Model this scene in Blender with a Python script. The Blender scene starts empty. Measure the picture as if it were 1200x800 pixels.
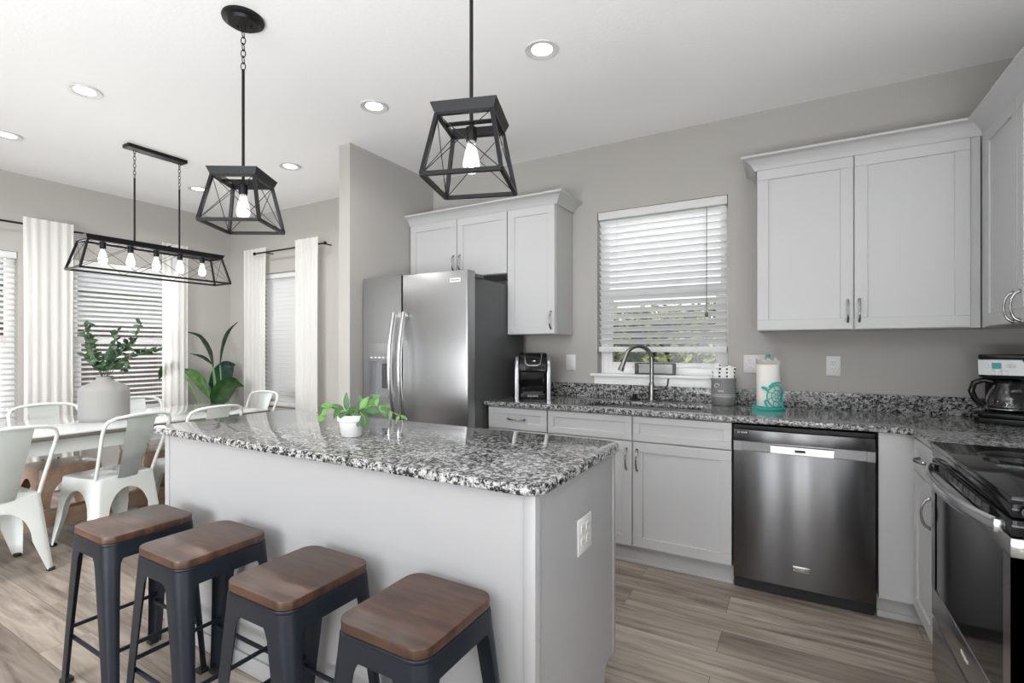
import bpy, bmesh, math, random
from mathutils import Vector, Matrix

random.seed(7)
SC = bpy.context.scene
COL = SC.collection
PI = math.pi

# ------------------------------------------------------------------ camera, world, lights, exposure
CAMX, CAMY, CAMZ, YAW, FPX, V0, U0 = 0.279, -3.5166, 1.2755, 0.5293, 583.47, 407.27, 588.4
cam_d = bpy.data.cameras.new('camera')
cam = bpy.data.objects.new('camera', cam_d)
COL.objects.link(cam)
cam.location = (CAMX, CAMY, CAMZ)
cam.rotation_euler = (PI / 2, 0, YAW)
cam_d.sensor_width = 36.0
cam_d.lens = FPX / 1200 * 36.0
cam_d.shift_x = (600 - U0) / 1200
cam_d.shift_y = (V0 - 400) / 1200
cam_d.clip_start = 0.02
SC.camera = cam

SC.view_settings.view_transform = 'Standard'
SC.view_settings.look = 'None'
SC.view_settings.exposure = -0.17
SC.view_settings.gamma = 1.0
SC.view_settings.use_curve_mapping = False
SC.cycles.max_bounces = 10
SC.cycles.diffuse_bounces = 6
SC.cycles.glossy_bounces = 5
SC.cycles.transmission_bounces = 8
SC.cycles.transparent_max_bounces = 10
SC.cycles.sample_clamp_indirect = 6.0
SC.cycles.caustics_reflective = False
SC.cycles.caustics_refractive = False

world = bpy.data.worlds.new('overcast_sky')
SC.world = world
world.use_nodes = True
bg = world.node_tree.nodes['Background']
bg.inputs['Color'].default_value = (0.90, 0.95, 1.0, 1)
bg.inputs['Strength'].default_value = 1.7


def area_light(name, loc, rot, sx, sy, power, color=(1, 1, 1), shape='RECTANGLE', spread=PI):
    d = bpy.data.lights.new(name, 'AREA')
    d.shape = shape
    d.size = sx
    if shape in ('RECTANGLE', 'ELLIPSE'):
        d.size_y = sy
    d.energy = power
    d.color = color
    d.spread = spread
    o = bpy.data.objects.new(name, d)
    COL.objects.link(o)
    o.location = loc
    o.rotation_euler = rot
    return o


# added light behind the camera, beamed at the dining walls, curtains and chairs
# (narrow cone, turned left and tilted down to spare the ceiling)
area_light('rear_dining_fill', (-1.8, -7.30, 1.35), (PI / 2 - 0.30, 0, 0.40), 2.4, 1.9, 90, (0.97, 0.99, 1.0), 'RECTANGLE', math.radians(80))
# added fill behind the camera, aimed up to brighten the ceiling; no lamp there
area_light('added_ceiling_fill', (0.9, -5.6, 0.4), (PI, 0, 0), 5.2, 2.4, 560, (0.94, 0.97, 1.0))
# daylight in the two narrow sidelights of the rear door
area_light('daylight_sidelight', (0.24, -7.70, 1.3), (PI / 2, 0, 0), 0.24, 2.2, 14, (0.97, 0.99, 1.0))
area_light('daylight_sidelight', (0.65, -7.70, 1.3), (PI / 2, 0, 0), 0.26, 2.2, 16, (0.97, 0.99, 1.0))
# added fill right of the camera, brightening the island's end panel
area_light('island_end_fill', (3.95, -5.0, 1.5), (PI / 2, 0, PI / 2), 1.8, 1.3, 95, (0.97, 0.99, 1.0))
# daylight falling on the dining room windows from outside
area_light('daylight_dining_window', (-5.95, -1.12, 1.40), (PI / 2, 0, -PI / 2), 0.9, 1.5, 45, (1, 0.99, 0.98))
area_light('daylight_dining_window', (-5.95, -2.40, 1.40), (PI / 2, 0, -PI / 2), 0.9, 1.5, 45, (1, 0.99, 0.98))
# open sky above the hedge, shining down on the kitchen window
area_light('daylight_kitchen_window', (-0.53, 1.0, 2.9), (math.radians(-48), 0, 0), 1.2, 0.8, 28, (0.97, 0.99, 1.0), 'RECTANGLE', math.radians(85))
CAN_POWER = 9.0
CAN_COLOR = (1.0, 0.985, 0.96)

H = 2.757          # ceiling height
XL, XR = -5.416, 1.374
YB, YD = 0.0, -0.09   # kitchen back wall, dining end wall
YREAR = -7.5

# ------------------------------------------------------------------ helpers
ROOT = {}


def un(u, v, X=None, Y=None, Z=None):
    """the point seen at a photograph position on a given upright or level plane of the room"""
    s, c = math.sin(YAW), math.cos(YAW)
    k = (u - U0) / FPX
    m = (V0 - v) / FPX
    dx, dy, dz = -s + c * k, c + s * k, m
    if X is not None:
        t = (X - CAMX) / dx
    elif Y is not None:
        t = (Y - CAMY) / dy
    else:
        t = (Z - CAMZ) / dz
    return Vector((CAMX + t * dx, CAMY + t * dy, CAMZ + t * dz))


def thing(name, label, cat, loc=(0, 0, 0), rotz=0.0, group=None):
    o = bpy.data.objects.new(name, None)
    COL.objects.link(o)
    o.empty_display_size = 0.05
    o.location = loc
    o.rotation_euler = (0, 0, rotz)
    o['label'] = label
    o['category'] = cat
    if group:
        o['group'] = group
    ROOT[o.name] = Matrix.Translation(Vector(loc)) @ Matrix.Rotation(rotz, 4, 'Z')
    return o


def tag(o, label, cat, group=None, kind=None):
    o['label'] = label
    o['category'] = cat
    if group:
        o['group'] = group
    if kind:
        o['kind'] = kind
    return o


def obj(name, bm, mat, parent=None, world=True, smooth=40, label=None):
    """link a bmesh as one mesh object; geometry given in world space (world=True) or in the thing's own space"""
    root = None
    if parent is not None:
        root = parent
        while root.parent is not None:
            root = root.parent
    if root is not None and world:
        M = ROOT[root.name].inverted()
        bmesh.ops.transform(bm, matrix=M, verts=bm.verts)
    me = bpy.data.meshes.new(name)
    bmesh.ops.recalc_face_normals(bm, faces=bm.faces)
    bm.to_mesh(me)
    bm.free()
    mats = mat if isinstance(mat, (list, tuple)) else [mat]
    for m in mats:
        me.materials.append(m)
    if smooth:
        for p in me.polygons:
            p.use_smooth = True
        me.set_sharp_from_angle(angle=math.radians(smooth))
    o = bpy.data.objects.new(name, me)
    COL.objects.link(o)
    if parent is not None:
        o.parent = parent
    else:
        ROOT[o.name] = Matrix.Identity(4)
    if label:
        o['label'] = label
    return o


def struct(name, bm, mat, parent=None, smooth=40):
    o = obj(name, bm, mat, parent, smooth=smooth)
    if parent is None:
        o['kind'] = 'structure'
    return o


def copy_tree(o, parent=None, loc=None, rotz=None, label=None):
    c = o.copy()
    COL.objects.link(c)
    c.parent = parent
    if loc is not None:
        c.location = loc
    if rotz is not None:
        c.rotation_euler = (0, 0, rotz)
    if label:
        c['label'] = label
    for ch in list(o.children):
        copy_tree(ch, c)
    return c


def B():
    return bmesh.new()


def add_box(bm, x0, x1, y0, y1, z0, z1, bev=0.0, seg=2, M=None):
    if x0 > x1: x0, x1 = x1, x0
    if y0 > y1: y0, y1 = y1, y0
    if z0 > z1: z0, z1 = z1, z0
    t = bmesh.new()
    vs = [t.verts.new((x, y, z)) for x in (x0, x1) for y in (y0, y1) for z in (z0, z1)]
    for f in ((0, 1, 3, 2), (4, 6, 7, 5), (0, 4, 5, 1), (2, 3, 7, 6), (0, 2, 6, 4), (1, 5, 7, 3)):
        t.faces.new([vs[i] for i in f])
    bmesh.ops.recalc_face_normals(t, faces=t.faces)
    if bev > 0:
        bmesh.ops.bevel(t, geom=list(t.edges), offset=bev, segments=seg, affect='EDGES', profile=0.5)
    merge(bm, t, M)


def merge(bm, t, M=None, mat=None):
    if M is not None:
        bmesh.ops.transform(t, matrix=M, verts=t.verts)
    mp = {}
    for v in t.verts:
        mp[v] = bm.verts.new(v.co)
    for f in t.faces:
        try:
            nf = bm.faces.new([mp[v] for v in f.verts])
            nf.material_index = f.material_index if mat is None else mat
        except ValueError:
            pass
    t.free()


def box(*a, **k):
    bm = B()
    add_box(bm, *a, **k)
    return bm


def add_tube(bm, pts, r, n=10, closed=False, cap=True, rr=None, squash=None):
    """tube along points; r constant or per point (rr); squash=(a,b) flattens the section"""
    pts = [Vector(p) for p in pts]
    m = len(pts)
    rings = []
    prev = None
    for i, p in enumerate(pts):
        if closed:
            d = pts[(i + 1) % m] - pts[i - 1]
        elif i == 0:
            d = pts[1] - pts[0]
        elif i == m - 1:
            d = pts[-1] - pts[-2]
        else:
            d = (pts[i + 1] - p).normalized() + (p - pts[i - 1]).normalized()
        d.normalize()
        if prev is None:
            a = Vector((0, 0, 1)) if abs(d.z) < 0.9 else Vector((1, 0, 0))
            nrm = (a - d * a.dot(d)).normalized()
        else:
            nrm = (prev - d * prev.dot(d)).normalized()
        prev = nrm
        bn = d.cross(nrm)
        rad = rr[i] if rr else r
        sa, sb = squash if squash else (1, 1)
        rings.append([bm.verts.new(p + nrm * (math.cos(2 * PI * k / n) * rad * sa) + bn * (math.sin(2 * PI * k / n) * rad * sb)) for k in range(n)])
    cnt = m if closed else m - 1
    for i in range(cnt):
        A, Bq = rings[i], rings[(i + 1) % m]
        for k in range(n):
            bm.faces.new((A[k], A[(k + 1) % n], Bq[(k + 1) % n], Bq[k]))
    if cap and not closed:
        bm.faces.new(list(reversed(rings[0])))
        bm.faces.new(rings[-1])


def tube(*a, **k):
    bm = B()
    add_tube(bm, *a, **k)
    return bm


def add_bar(bm, p, q, w, h=None):
    """square bar from p to q"""
    h = h or w
    p, q = Vector(p), Vector(q)
    d = (q - p).normalized()
    up = Vector((0, 0, 1)) if abs(d.z) < 0.95 else Vector((1, 0, 0))
    s = d.cross(up).normalized()
    t = s.cross(d).normalized()
    vs = []
    for e in (p, q):
        vs.append([bm.verts.new(e + s * (a * w / 2) + t * (b * h / 2)) for a, b in ((-1, -1), (1, -1), (1, 1), (-1, 1))])
    for k in range(4):
        bm.faces.new((vs[0][k], vs[0][(k + 1) % 4], vs[1][(k + 1) % 4], vs[1][k]))
    bm.faces.new(list(reversed(vs[0])))
    bm.faces.new(vs[1])


def add_lathe(bm, prof, c=(0, 0, 0), n=32, M=None):
    """revolve (r,z) profile about z"""
    t = bmesh.new()
    rings = []
    for r, z in prof:
        if r < 1e-6:
            rings.append([t.verts.new((0, 0, z))])
        else:
            rings.append([t.verts.new((r * math.cos(2 * PI * k / n), r * math.sin(2 * PI * k / n), z)) for k in range(n)])
    for a, b in zip(rings[:-1], rings[1:]):
        if len(a) == 1 and len(b) == 1:
            continue
        if len(a) == 1:
            for k in range(n):
                t.faces.new((a[0], b[k], b[(k + 1) % n]))
        elif len(b) == 1:
            for k in range(n):
                t.faces.new((a[k], a[(k + 1) % n], b[0]))
        else:
            for k in range(n):
                t.faces.new((a[k], a[(k + 1) % n], b[(k + 1) % n], b[k]))
    bmesh.ops.recalc_face_normals(t, faces=t.faces)
    T = Matrix.Translation(Vector(c))
    merge(bm, t, T @ M if M is not None else T)


def lathe(*a, **k):
    bm = B()
    add_lathe(bm, *a, **k)
    return bm


def add_prism(bm, poly, z0, z1, bev=0.0, seg=2, M=None):
    """extrude a 2-D outline from z0 to z1"""
    t = bmesh.new()
    lo = [t.verts.new((x, y, z0)) for x, y in poly]
    hi = [t.verts.new((x, y, z1)) for x, y in poly]
    n = len(poly)
    t.faces.new(list(reversed(lo)))
    t.faces.new(hi)
    for i in range(n):
        t.faces.new((lo[i], lo[(i + 1) % n], hi[(i + 1) % n], hi[i]))
    bmesh.ops.recalc_face_normals(t, faces=t.faces)
    if bev > 0:
        es = [e for e in t.edges if abs(e.verts[0].co.z - e.verts[1].co.z) < 1e-6]
        bmesh.ops.bevel(t, geom=es, offset=bev, segments=seg, affect='EDGES', profile=0.5)
    merge(bm, t, M)


def prism(*a, **k):
    bm = B()
    add_prism(bm, *a, **k)
    return bm


def rrect(x0, x1, y0, y1, r, n=6):
    out = []
    for cx, cy, a0 in ((x1 - r, y1 - r, 0), (x0 + r, y1 - r, 90), (x0 + r, y0 + r, 180), (x1 - r, y0 + r, 270)):
        for k in range(n + 1):
            a = math.radians(a0 + 90 * k / n)
            out.append((cx + r * math.cos(a), cy + r * math.sin(a)))
    return out


def add_sweep(bm, path, prof):
    """sweep profile (out,z) along a 2-D path with mitred corners; out is to the right of travel"""
    rows = []
    m = len(path)
    for i, p in enumerate(path):
        p = Vector(p)
        ns = []
        if i > 0:
            d = (p - Vector(path[i - 1])).normalized()
            ns.append(Vector((d.y, -d.x)))
        if i < m - 1:
            d = (Vector(path[i + 1]) - p).normalized()
            ns.append(Vector((d.y, -d.x)))
        if len(ns) == 2:
            nn = (ns[0] + ns[1]).normalized()
            nn = nn / max(0.2, nn.dot(ns[0]))
        else:
            nn = ns[0]
        rows.append([bm.verts.new((p.x + nn.x * o, p.y + nn.y * o, z)) for o, z in prof])
    k = len(prof)
    for a, b in zip(rows[:-1], rows[1:]):
        for j in range(k):
            bm.faces.new((a[j], a[(j + 1) % k], b[(j + 1) % k], b[j]))
    bm.faces.new(rows[0])
    bm.faces.new(list(reversed(rows[-1])))


def face_M(origin, right, out):
    """local x -> right, local y -> up, local z -> outwards"""
    r = Vector(right).normalized()
    o = Vector(out).normalized()
    u = Vector((0, 0, 1))
    M = Matrix.Identity(4)
    for i in range(3):
        M[i][0], M[i][1], M[i][2], M[i][3] = r[i], u[i], o[i], origin[i]
    return M


def text_bm(s, size, depth, M, spacing=1.0, shear=0.0):
    cu = bpy.data.curves.new('lettering', 'FONT')
    cu.body = s
    cu.size = size
    cu.extrude = depth
    cu.align_x = 'CENTER'
    cu.align_y = 'CENTER'
    cu.space_character = spacing
    cu.shear = shear
    o = bpy.data.objects.new('lettering', cu)
    COL.objects.link(o)
    dg = bpy.context.evaluated_depsgraph_get()
    me = bpy.data.meshes.new_from_object(o.evaluated_get(dg))
    bm = B()
    bm.from_mesh(me)
    bmesh.ops.transform(bm, matrix=M, verts=bm.verts)
    bpy.data.objects.remove(o)
    bpy.data.curves.remove(cu)
    bpy.data.meshes.remove(me)
    return bm


# ------------------------------------------------------------------ materials
def pmat(name, color, rough=0.5, metal=0.0, spec=0.5, trans=0.0, ior=1.45, emis=None, estr=0.0, coat=0.0):
    m = bpy.data.materials.new(name)
    m.use_nodes = True
    b = m.node_tree.nodes['Principled BSDF']
    b.inputs['Base Color'].default_value = (*color, 1)
    b.inputs['Roughness'].default_value = rough
    b.inputs['Metallic'].default_value = metal
    b.inputs['Specular IOR Level'].default_value = spec
    b.inputs['Transmission Weight'].default_value = trans
    b.inputs['IOR'].default_value = ior
    b.inputs['Coat Weight'].default_value = coat
    if emis:
        b.inputs['Emission Color'].default_value = (*emis, 1)
        b.inputs['Emission Strength'].default_value = estr
    return m


def nodes_of(m):
    nt = m.node_tree
    return nt, nt.nodes, nt.links, nt.nodes['Principled BSDF']


def ramp(nt, stops, interp='LINEAR'):
    r = nt.nodes.new('ShaderNodeValToRGB')
    cr = r.color_ramp
    cr.interpolation = interp
    while len(cr.elements) < len(stops):
        cr.elements.new(0.5)
    for e, (p, c) in zip(cr.elements, stops):
        e.position = p
        e.color = (*c, 1) if len(c) == 3 else c
    return r


def coords(nt, scale=(1, 1, 1), kind='Object', rot=(0, 0, 0)):
    tc = nt.nodes.new('ShaderNodeTexCoord')
    mp = nt.nodes.new('ShaderNodeMapping')
    mp.inputs['Scale'].default_value = scale
    mp.inputs['Rotation'].default_value = rot
    nt.links.new(tc.outputs[kind], mp.inputs['Vector'])
    return mp.outputs['Vector']


def add_bump(m, scale, strength, dist=0.002, detail=2.0, vec_scale=(1, 1, 1)):
    nt, N, L, b = nodes_of(m)
    v = coords(nt, vec_scale)
    n = N.new('ShaderNodeTexNoise')
    n.inputs['Scale'].default_value = scale
    n.inputs['Detail'].default_value = detail
    L.new(v, n.inputs['Vector'])
    bp = N.new('ShaderNodeBump')
    bp.inputs['Strength'].default_value = strength
    bp.inputs['Distance'].default_value = dist
    L.new(n.outputs['Fac'], bp.inputs['Height'])
    L.new(bp.outputs['Normal'], b.inputs['Normal'])
    return m


def granite():
    m = pmat('granite', (0.4, 0.4, 0.4), 0.07, spec=0.5)
    nt, N, L, b = nodes_of(m)
    v = coords(nt)
    dn = N.new('ShaderNodeTexNoise')
    dn.inputs['Scale'].default_value = 120
    dn.inputs['Detail'].default_value = 3
    L.new(v, dn.inputs['Vector'])
    mx = N.new('ShaderNodeMix')
    mx.data_type = 'VECTOR'
    mx.inputs['Factor'].default_value = 0.012
    L.new(v, mx.inputs['A'])
    L.new(dn.outputs['Color'], mx.inputs['B'])
    vo = N.new('ShaderNodeTexVoronoi')
    vo.inputs['Scale'].default_value = 180
    L.new(mx.outputs['Result'], vo.inputs['Vector'])
    bw = N.new('ShaderNodeSeparateColor')
    L.new(vo.outputs['Color'], bw.inputs['Color'])
    # larger clusters bias which grains are dark
    cn = N.new('ShaderNodeTexNoise')
    cn.inputs['Scale'].default_value = 62
    cn.inputs['Detail'].default_value = 2
    L.new(v, cn.inputs['Vector'])
    ad = N.new('ShaderNodeMath')
    ad.operation = 'MULTIPLY_ADD'
    ad.inputs[1].default_value = 0.55
    L.new(bw.outputs['Red'], ad.inputs[0])
    s2 = N.new('ShaderNodeMath')
    s2.operation = 'MULTIPLY_ADD'
    s2.inputs[1].default_value = 1.5
    s2.inputs[2].default_value = -0.60
    L.new(cn.outputs['Fac'], s2.inputs[0])
    L.new(s2.outputs['Value'], ad.inputs[2])
    r = ramp(nt, [(0.0, (0.012, 0.012, 0.013)), (0.27, (0.02, 0.02, 0.021)), (0.34, (0.11, 0.11, 0.115)), (0.46, (0.23, 0.23, 0.23)), (0.62, (0.32, 0.32, 0.315)), (0.8, (0.47, 0.47, 0.46))])
    L.new(ad.outputs['Value'], r.inputs['Fac'])
    L.new(r.outputs['Color'], b.inputs['Base Color'])
    return m


def floor_mat():
    m = pmat('vinyl_plank', (0.3, 0.25, 0.2), 0.38, spec=0.45)
    nt, N, L, b = nodes_of(m)
    v = coords(nt)
    br = N.new('ShaderNodeTexBrick')
    br.offset = 0.37
    br.inputs['Scale'].default_value = 1.0
    br.inputs['Brick Width'].default_value = 1.22
    br.inputs['Row Height'].default_value = 0.18
    br.inputs['Mortar Size'].default_value = 0.0012
    br.inputs['Mortar Smooth'].default_value = 0.1
    br.inputs['Bias'].default_value = 0.0
    br.inputs['Color1'].default_value = (0.175, 0.145, 0.120, 1)
    br.inputs['Color2'].default_value = (0.315, 0.268, 0.228, 1)
    br.inputs['Mortar'].default_value = (0.10, 0.075, 0.06, 1)
    L.new(v, br.inputs['Vector'])
    # per-plank shift of the grain
    v2 = coords(nt, (1.6, 19, 1))
    addv = N.new('ShaderNodeVectorMath')
    addv.operation = 'MULTIPLY_ADD'
    addv.inputs[1].default_value = (37, 37, 0)
    L.new(br.outputs['Color'], addv.inputs[0])
    L.new(v2, addv.inputs[2])
    g = N.new('ShaderNodeTexNoise')
    g.inputs['Scale'].default_value = 1.0
    g.inputs['Detail'].default_value = 6
    g.inputs['Roughness'].default_value = 0.62
    g.inputs['Distortion'].default_value = 0.7
    L.new(addv.outputs['Vector'], g.inputs['Vector'])
    r = ramp(nt, [(0.30, (0.42, 0.38, 0.36)), (0.48, (0.98, 0.97, 0.96)), (0.70, (1.5, 1.5, 1.5))])
    L.new(g.outputs['Fac'], r.inputs['Fac'])
    mul = N.new('ShaderNodeMix')
    mul.data_type = 'RGBA'
    mul.blend_type = 'MULTIPLY'
    mul.inputs['Factor'].default_value = 1.0
    L.new(br.outputs['Color'], mul.inputs['A'])
    L.new(r.outputs['Color'], mul.inputs['B'])
    L.new(mul.outputs['Result'], b.inputs['Base Color'])
    bp = N.new('ShaderNodeBump')
    bp.inputs['Strength'].default_value = 0.25
    bp.inputs['Distance'].default_value = 0.001
    L.new(g.outputs['Fac'], bp.inputs['Height'])
    L.new(bp.outputs['Normal'], b.inputs['Normal'])
    return m


def wood(name, c1, c2, scale=(3, 40, 3), rough=0.35, bands=None):
    m = pmat(name, c1, rough, spec=0.5)
    nt, N, L, b = nodes_of(m)
    v = coords(nt, scale)
    g = N.new('ShaderNodeTexNoise')
    g.inputs['Scale'].default_value = 1.0
    g.inputs['Detail'].default_value = 5
    g.inputs['Distortion'].default_value = 0.8
    L.new(v, g.inputs['Vector'])
    r = ramp(nt, [(0.3, c1), (0.7, c2)])
    L.new(g.outputs['Fac'], r.inputs['Fac'])
    out = r.outputs['Color']
    if bands:
        v2 = coords(nt, (0.01, 1, 0.01))
        wv = N.new('ShaderNodeTexBrick')
        wv.inputs['Scale'].default_value = 1
        wv.inputs['Brick Width'].default_value = 50
        wv.inputs['Row Height'].default_value = bands
        wv.inputs['Mortar Size'].default_value = 0.0
        wv.inputs['Color1'].default_value = (0.62, 0.62, 0.62, 1)
        wv.inputs['Color2'].default_value = (1.3, 1.3, 1.3, 1)
        oi = N.new('ShaderNodeObjectInfo')
        cm = N.new('ShaderNodeCombineXYZ')
        ml = N.new('ShaderNodeMath')
        ml.operation = 'MULTIPLY'
        ml.inputs[1].default_value = 9.0
        L.new(oi.outputs['Random'], ml.inputs[0])
        L.new(ml.outputs[0], cm.inputs['Y'])
        av = N.new('ShaderNodeVectorMath')
        L.new(v2, av.inputs[0])
        L.new(cm.outputs[0], av.inputs[1])
        L.new(av.outputs[0], wv.inputs['Vector'])
        mul = N.new('ShaderNodeMix')
        mul.data_type = 'RGBA'
        mul.blend_type = 'MULTIPLY'
        mul.inputs['Factor'].default_value = 1.0
        L.new(out, mul.inputs['A'])
        L.new(wv.outputs['Color'], mul.inputs['B'])
        out = mul.outputs['Result']
    L.new(out, b.inputs['Base Color'])
    return m


def brushed(name, color, rough, tangent=(1, 0, 0), aniso=0.75):
    m = pmat(name, color, rough, metal=1.0)
    nt, N, L, b = nodes_of(m)
    b.inputs['Anisotropic'].default_value = aniso
    c = N.new('ShaderNodeCombineXYZ')
    for i, k in enumerate('XYZ'):
        c.inputs[k].default_value = tangent[i]
    L.new(c.outputs[0], b.inputs['Tangent'])
    return m


def translucent_fabric(name, color, tfac=0.35):
    m = bpy.data.materials.new(name)
    m.use_nodes = True
    nt = m.node_tree
    N, L = nt.nodes, nt.links
    N.remove(N['Principled BSDF'])
    d = N.new('ShaderNodeBsdfDiffuse')
    t = N.new('ShaderNodeBsdfTranslucent')
    d.inputs['Color'].default_value = (*color, 1)
    t.inputs['Color'].default_value = (*color, 1)
    mx = N.new('ShaderNodeMixShader')
    mx.inputs['Fac'].default_value = tfac
    L.new(d.outputs[0], mx.inputs[1])
    L.new(t.outputs[0], mx.inputs[2])
    L.new(mx.outputs[0], N['Material Output'].inputs['Surface'])
    return m


def pane_glass(name, tint=(1, 1, 1), fac=0.06):
    m = bpy.data.materials.new(name)
    m.use_nodes = True
    nt = m.node_tree
    N, L = nt.nodes, nt.links
    N.remove(N['Principled BSDF'])
    t = N.new('ShaderNodeBsdfTransparent')
    t.inputs['Color'].default_value = (*tint, 1)
    g = N.new('ShaderNodeBsdfGlossy')
    g.inputs['Roughness'].default_value = 0.02
    fr = N.new('ShaderNodeFresnel')
    fr.inputs['IOR'].default_value = 1.45
    mx = N.new('ShaderNodeMixShader')
    L.new(fr.outputs[0], mx.inputs['Fac'])
    L.new(t.outputs[0], mx.inputs[1])
    L.new(g.outputs[0], mx.inputs[2])
    L.new(mx.outputs[0], N['Material Output'].inputs['Surface'])
    return m


def leaf_mat(name, c1, c2, rough=0.4):
    m = pmat(name, c1, rough, spec=0.5)
    nt, N, L, b = nodes_of(m)
    v = coords(nt)
    g = N.new('ShaderNodeTexNoise')
    g.inputs['Scale'].default_value = 22
    L.new(v, g.inputs['Vector'])
    r = ramp(nt, [(0.35, c1), (0.65, c2)])
    L.new(g.outputs['Fac'], r.inputs['Fac'])
    L.new(r.outputs['Color'], b.inputs['Base Color'])
    return m


M_wall = add_bump(pmat('greige_wall_paint', (0.40, 0.387, 0.367), 0.75, spec=0.25), 150, 0.35, 0.002)
M_ceil = add_bump(pmat('white_ceiling_paint', (0.88, 0.88, 0.885), 0.85, spec=0.2), 60, 0.3, 0.003, 3)
M_trim = pmat('white_trim_paint', (0.80, 0.80, 0.80), 0.4)
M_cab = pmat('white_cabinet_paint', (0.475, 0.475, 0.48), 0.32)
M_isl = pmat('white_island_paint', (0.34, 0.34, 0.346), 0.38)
M_floor = floor_mat()
M_granite = granite()
M_black = pmat('black_gloss_plastic', (0.008, 0.008, 0.009), 0.08, spec=0.28)
M_blackm = pmat('black_matte', (0.014, 0.014, 0.015), 0.5)
M_blackmetal = pmat('black_lamp_metal', (0.006, 0.006, 0.007), 0.4, spec=0.28)
M_stool = pmat('dark_gunmetal', (0.010, 0.013, 0.019), 0.36, metal=0.0, spec=0.32)
M_walnut = wood('walnut', (0.030, 0.0145, 0.0095), (0.086, 0.041, 0.026), (6, 45, 6), 0.36, bands=0.075)
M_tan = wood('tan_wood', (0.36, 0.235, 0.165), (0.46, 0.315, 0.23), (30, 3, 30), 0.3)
M_greywood = wood('grey_brown_wood', (0.085, 0.075, 0.064), (0.14, 0.125, 0.108), (30, 3, 30), 0.4)
M_chair = pmat('pale_sage_metal', (0.62, 0.645, 0.625), 0.28)
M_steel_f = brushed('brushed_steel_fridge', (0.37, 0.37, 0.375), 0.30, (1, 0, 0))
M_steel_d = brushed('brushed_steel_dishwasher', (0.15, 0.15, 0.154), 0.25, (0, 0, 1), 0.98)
M_steel_r = brushed('brushed_steel_range', (0.42, 0.42, 0.43), 0.26, (0, 1, 0))
M_steel = pmat('satin_steel', (0.55, 0.55, 0.56), 0.25, metal=1.0)
M_nickel = pmat('brushed_nickel', (0.28, 0.275, 0.27), 0.27, metal=1.0)
M_chrome = pmat('polished_nickel', (0.36, 0.36, 0.36), 0.14, metal=1.0)
M_greyside = pmat('grey_appliance_side', (0.075, 0.076, 0.078), 0.4)
M_ceramic = add_bump(pmat('white_textured_ceramic', (0.27, 0.266, 0.258), 0.7, spec=0.2), 60, 0.3, 0.003, 2, (1, 1, 6))
M_pot = pmat('white_pot', (0.62, 0.62, 0.61), 0.4)
M_soil = pmat('potting_soil', (0.03, 0.022, 0.016), 0.9)
M_curtain = translucent_fabric('white_linen', (0.90, 0.895, 0.88), 0.22)
M_blind = translucent_fabric('white_blind_slat', (0.86, 0.86, 0.86), 0.3)
M_glass = pane_glass('window_pane')
M_clear = pmat('clear_glass', (1, 1, 1), 0.01, trans=1.0, ior=1.45)
M_thin = pane_glass('thin_lamp_glass')
M_tabletop = pmat('glossy_table_glass', (0.55, 0.57, 0.57), 0.03, spec=0.9, coat=0.6)
M_led = pmat('led_lens', (1, 1, 1), 0.5, emis=(1, 0.98, 0.95), estr=6.0)
M_bulb = pane_glass('lit_bulb_glass')
nt_ = M_bulb.node_tree
em_ = nt_.nodes.new('ShaderNodeEmission')
em_.inputs['Color'].default_value = (1, 0.98, 0.95, 1)
em_.inputs['Strength'].default_value = 0.35
ad_ = nt_.nodes.new('ShaderNodeAddShader')
o_ = nt_.nodes['Material Output']
nt_.links.new(o_.inputs['Surface'].links[0].from_socket, ad_.inputs[0])
nt_.links.new(em_.outputs[0], ad_.inputs[1])
nt_.links.new(ad_.outputs[0], o_.inputs['Surface'])
M_filament = pmat('glowing_filament', (1, 1, 1), 0.5, emis=(1, 0.96, 0.9), estr=14.0)
M_teal = pmat('teal_enamel', (0.035, 0.42, 0.37), 0.35)
M_paper = pmat('paper_towel', (0.80, 0.78, 0.75), 0.9)
M_crock = pmat('grey_stoneware', (0.21, 0.21, 0.21), 0.45)
M_white = pmat('white_plastic', (0.60, 0.60, 0.595), 0.35)
M_slot = pmat('outlet_slot', (0.05, 0.05, 0.05), 0.6)
M_silverp = pmat('silver_plastic', (0.42, 0.42, 0.44), 0.3, metal=0.7)
M_screen = pmat('teal_display', (0.03, 0.30, 0.32), 0.3)
M_lettering = pmat('pale_lettering', (0.75, 0.75, 0.75), 0.4)
M_darklet = pmat('dark_lettering', (0.02, 0.02, 0.02), 0.5)
M_leaf_d = leaf_mat('dark_leaf', (0.008, 0.022, 0.011), (0.022, 0.055, 0.022))
M_leaf_m = leaf_mat('mid_leaf', (0.018, 0.065, 0.014), (0.042, 0.125, 0.025))
M_leaf_l = leaf_mat('light_leaf', (0.05, 0.15, 0.022), (0.11, 0.25, 0.05))
M_leaf_bd = leaf_mat('deep_leaf', (0.010, 0.045, 0.035), (0.02, 0.07, 0.05), 0.3)
M_stem = pmat('brown_stem', (0.05, 0.035, 0.025), 0.7)
M_gstem = pmat('green_stem', (0.12, 0.26, 0.07), 0.5)
M_grass = pmat('lawn', (0.10, 0.16, 0.05), 0.9)

# ------------------------------------------------------------------ the room shell
def wall_pieces(u0, u1, z0, z1, holes):
    """split a rectangle into boxes round rectangular holes (ua, ub, za, zb)"""
    us = sorted({u0, u1, *[h[0] for h in holes], *[h[1] for h in holes]})
    zs = sorted({z0, z1, *[h[2] for h in holes], *[h[3] for h in holes]})
    return us, zs


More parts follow.
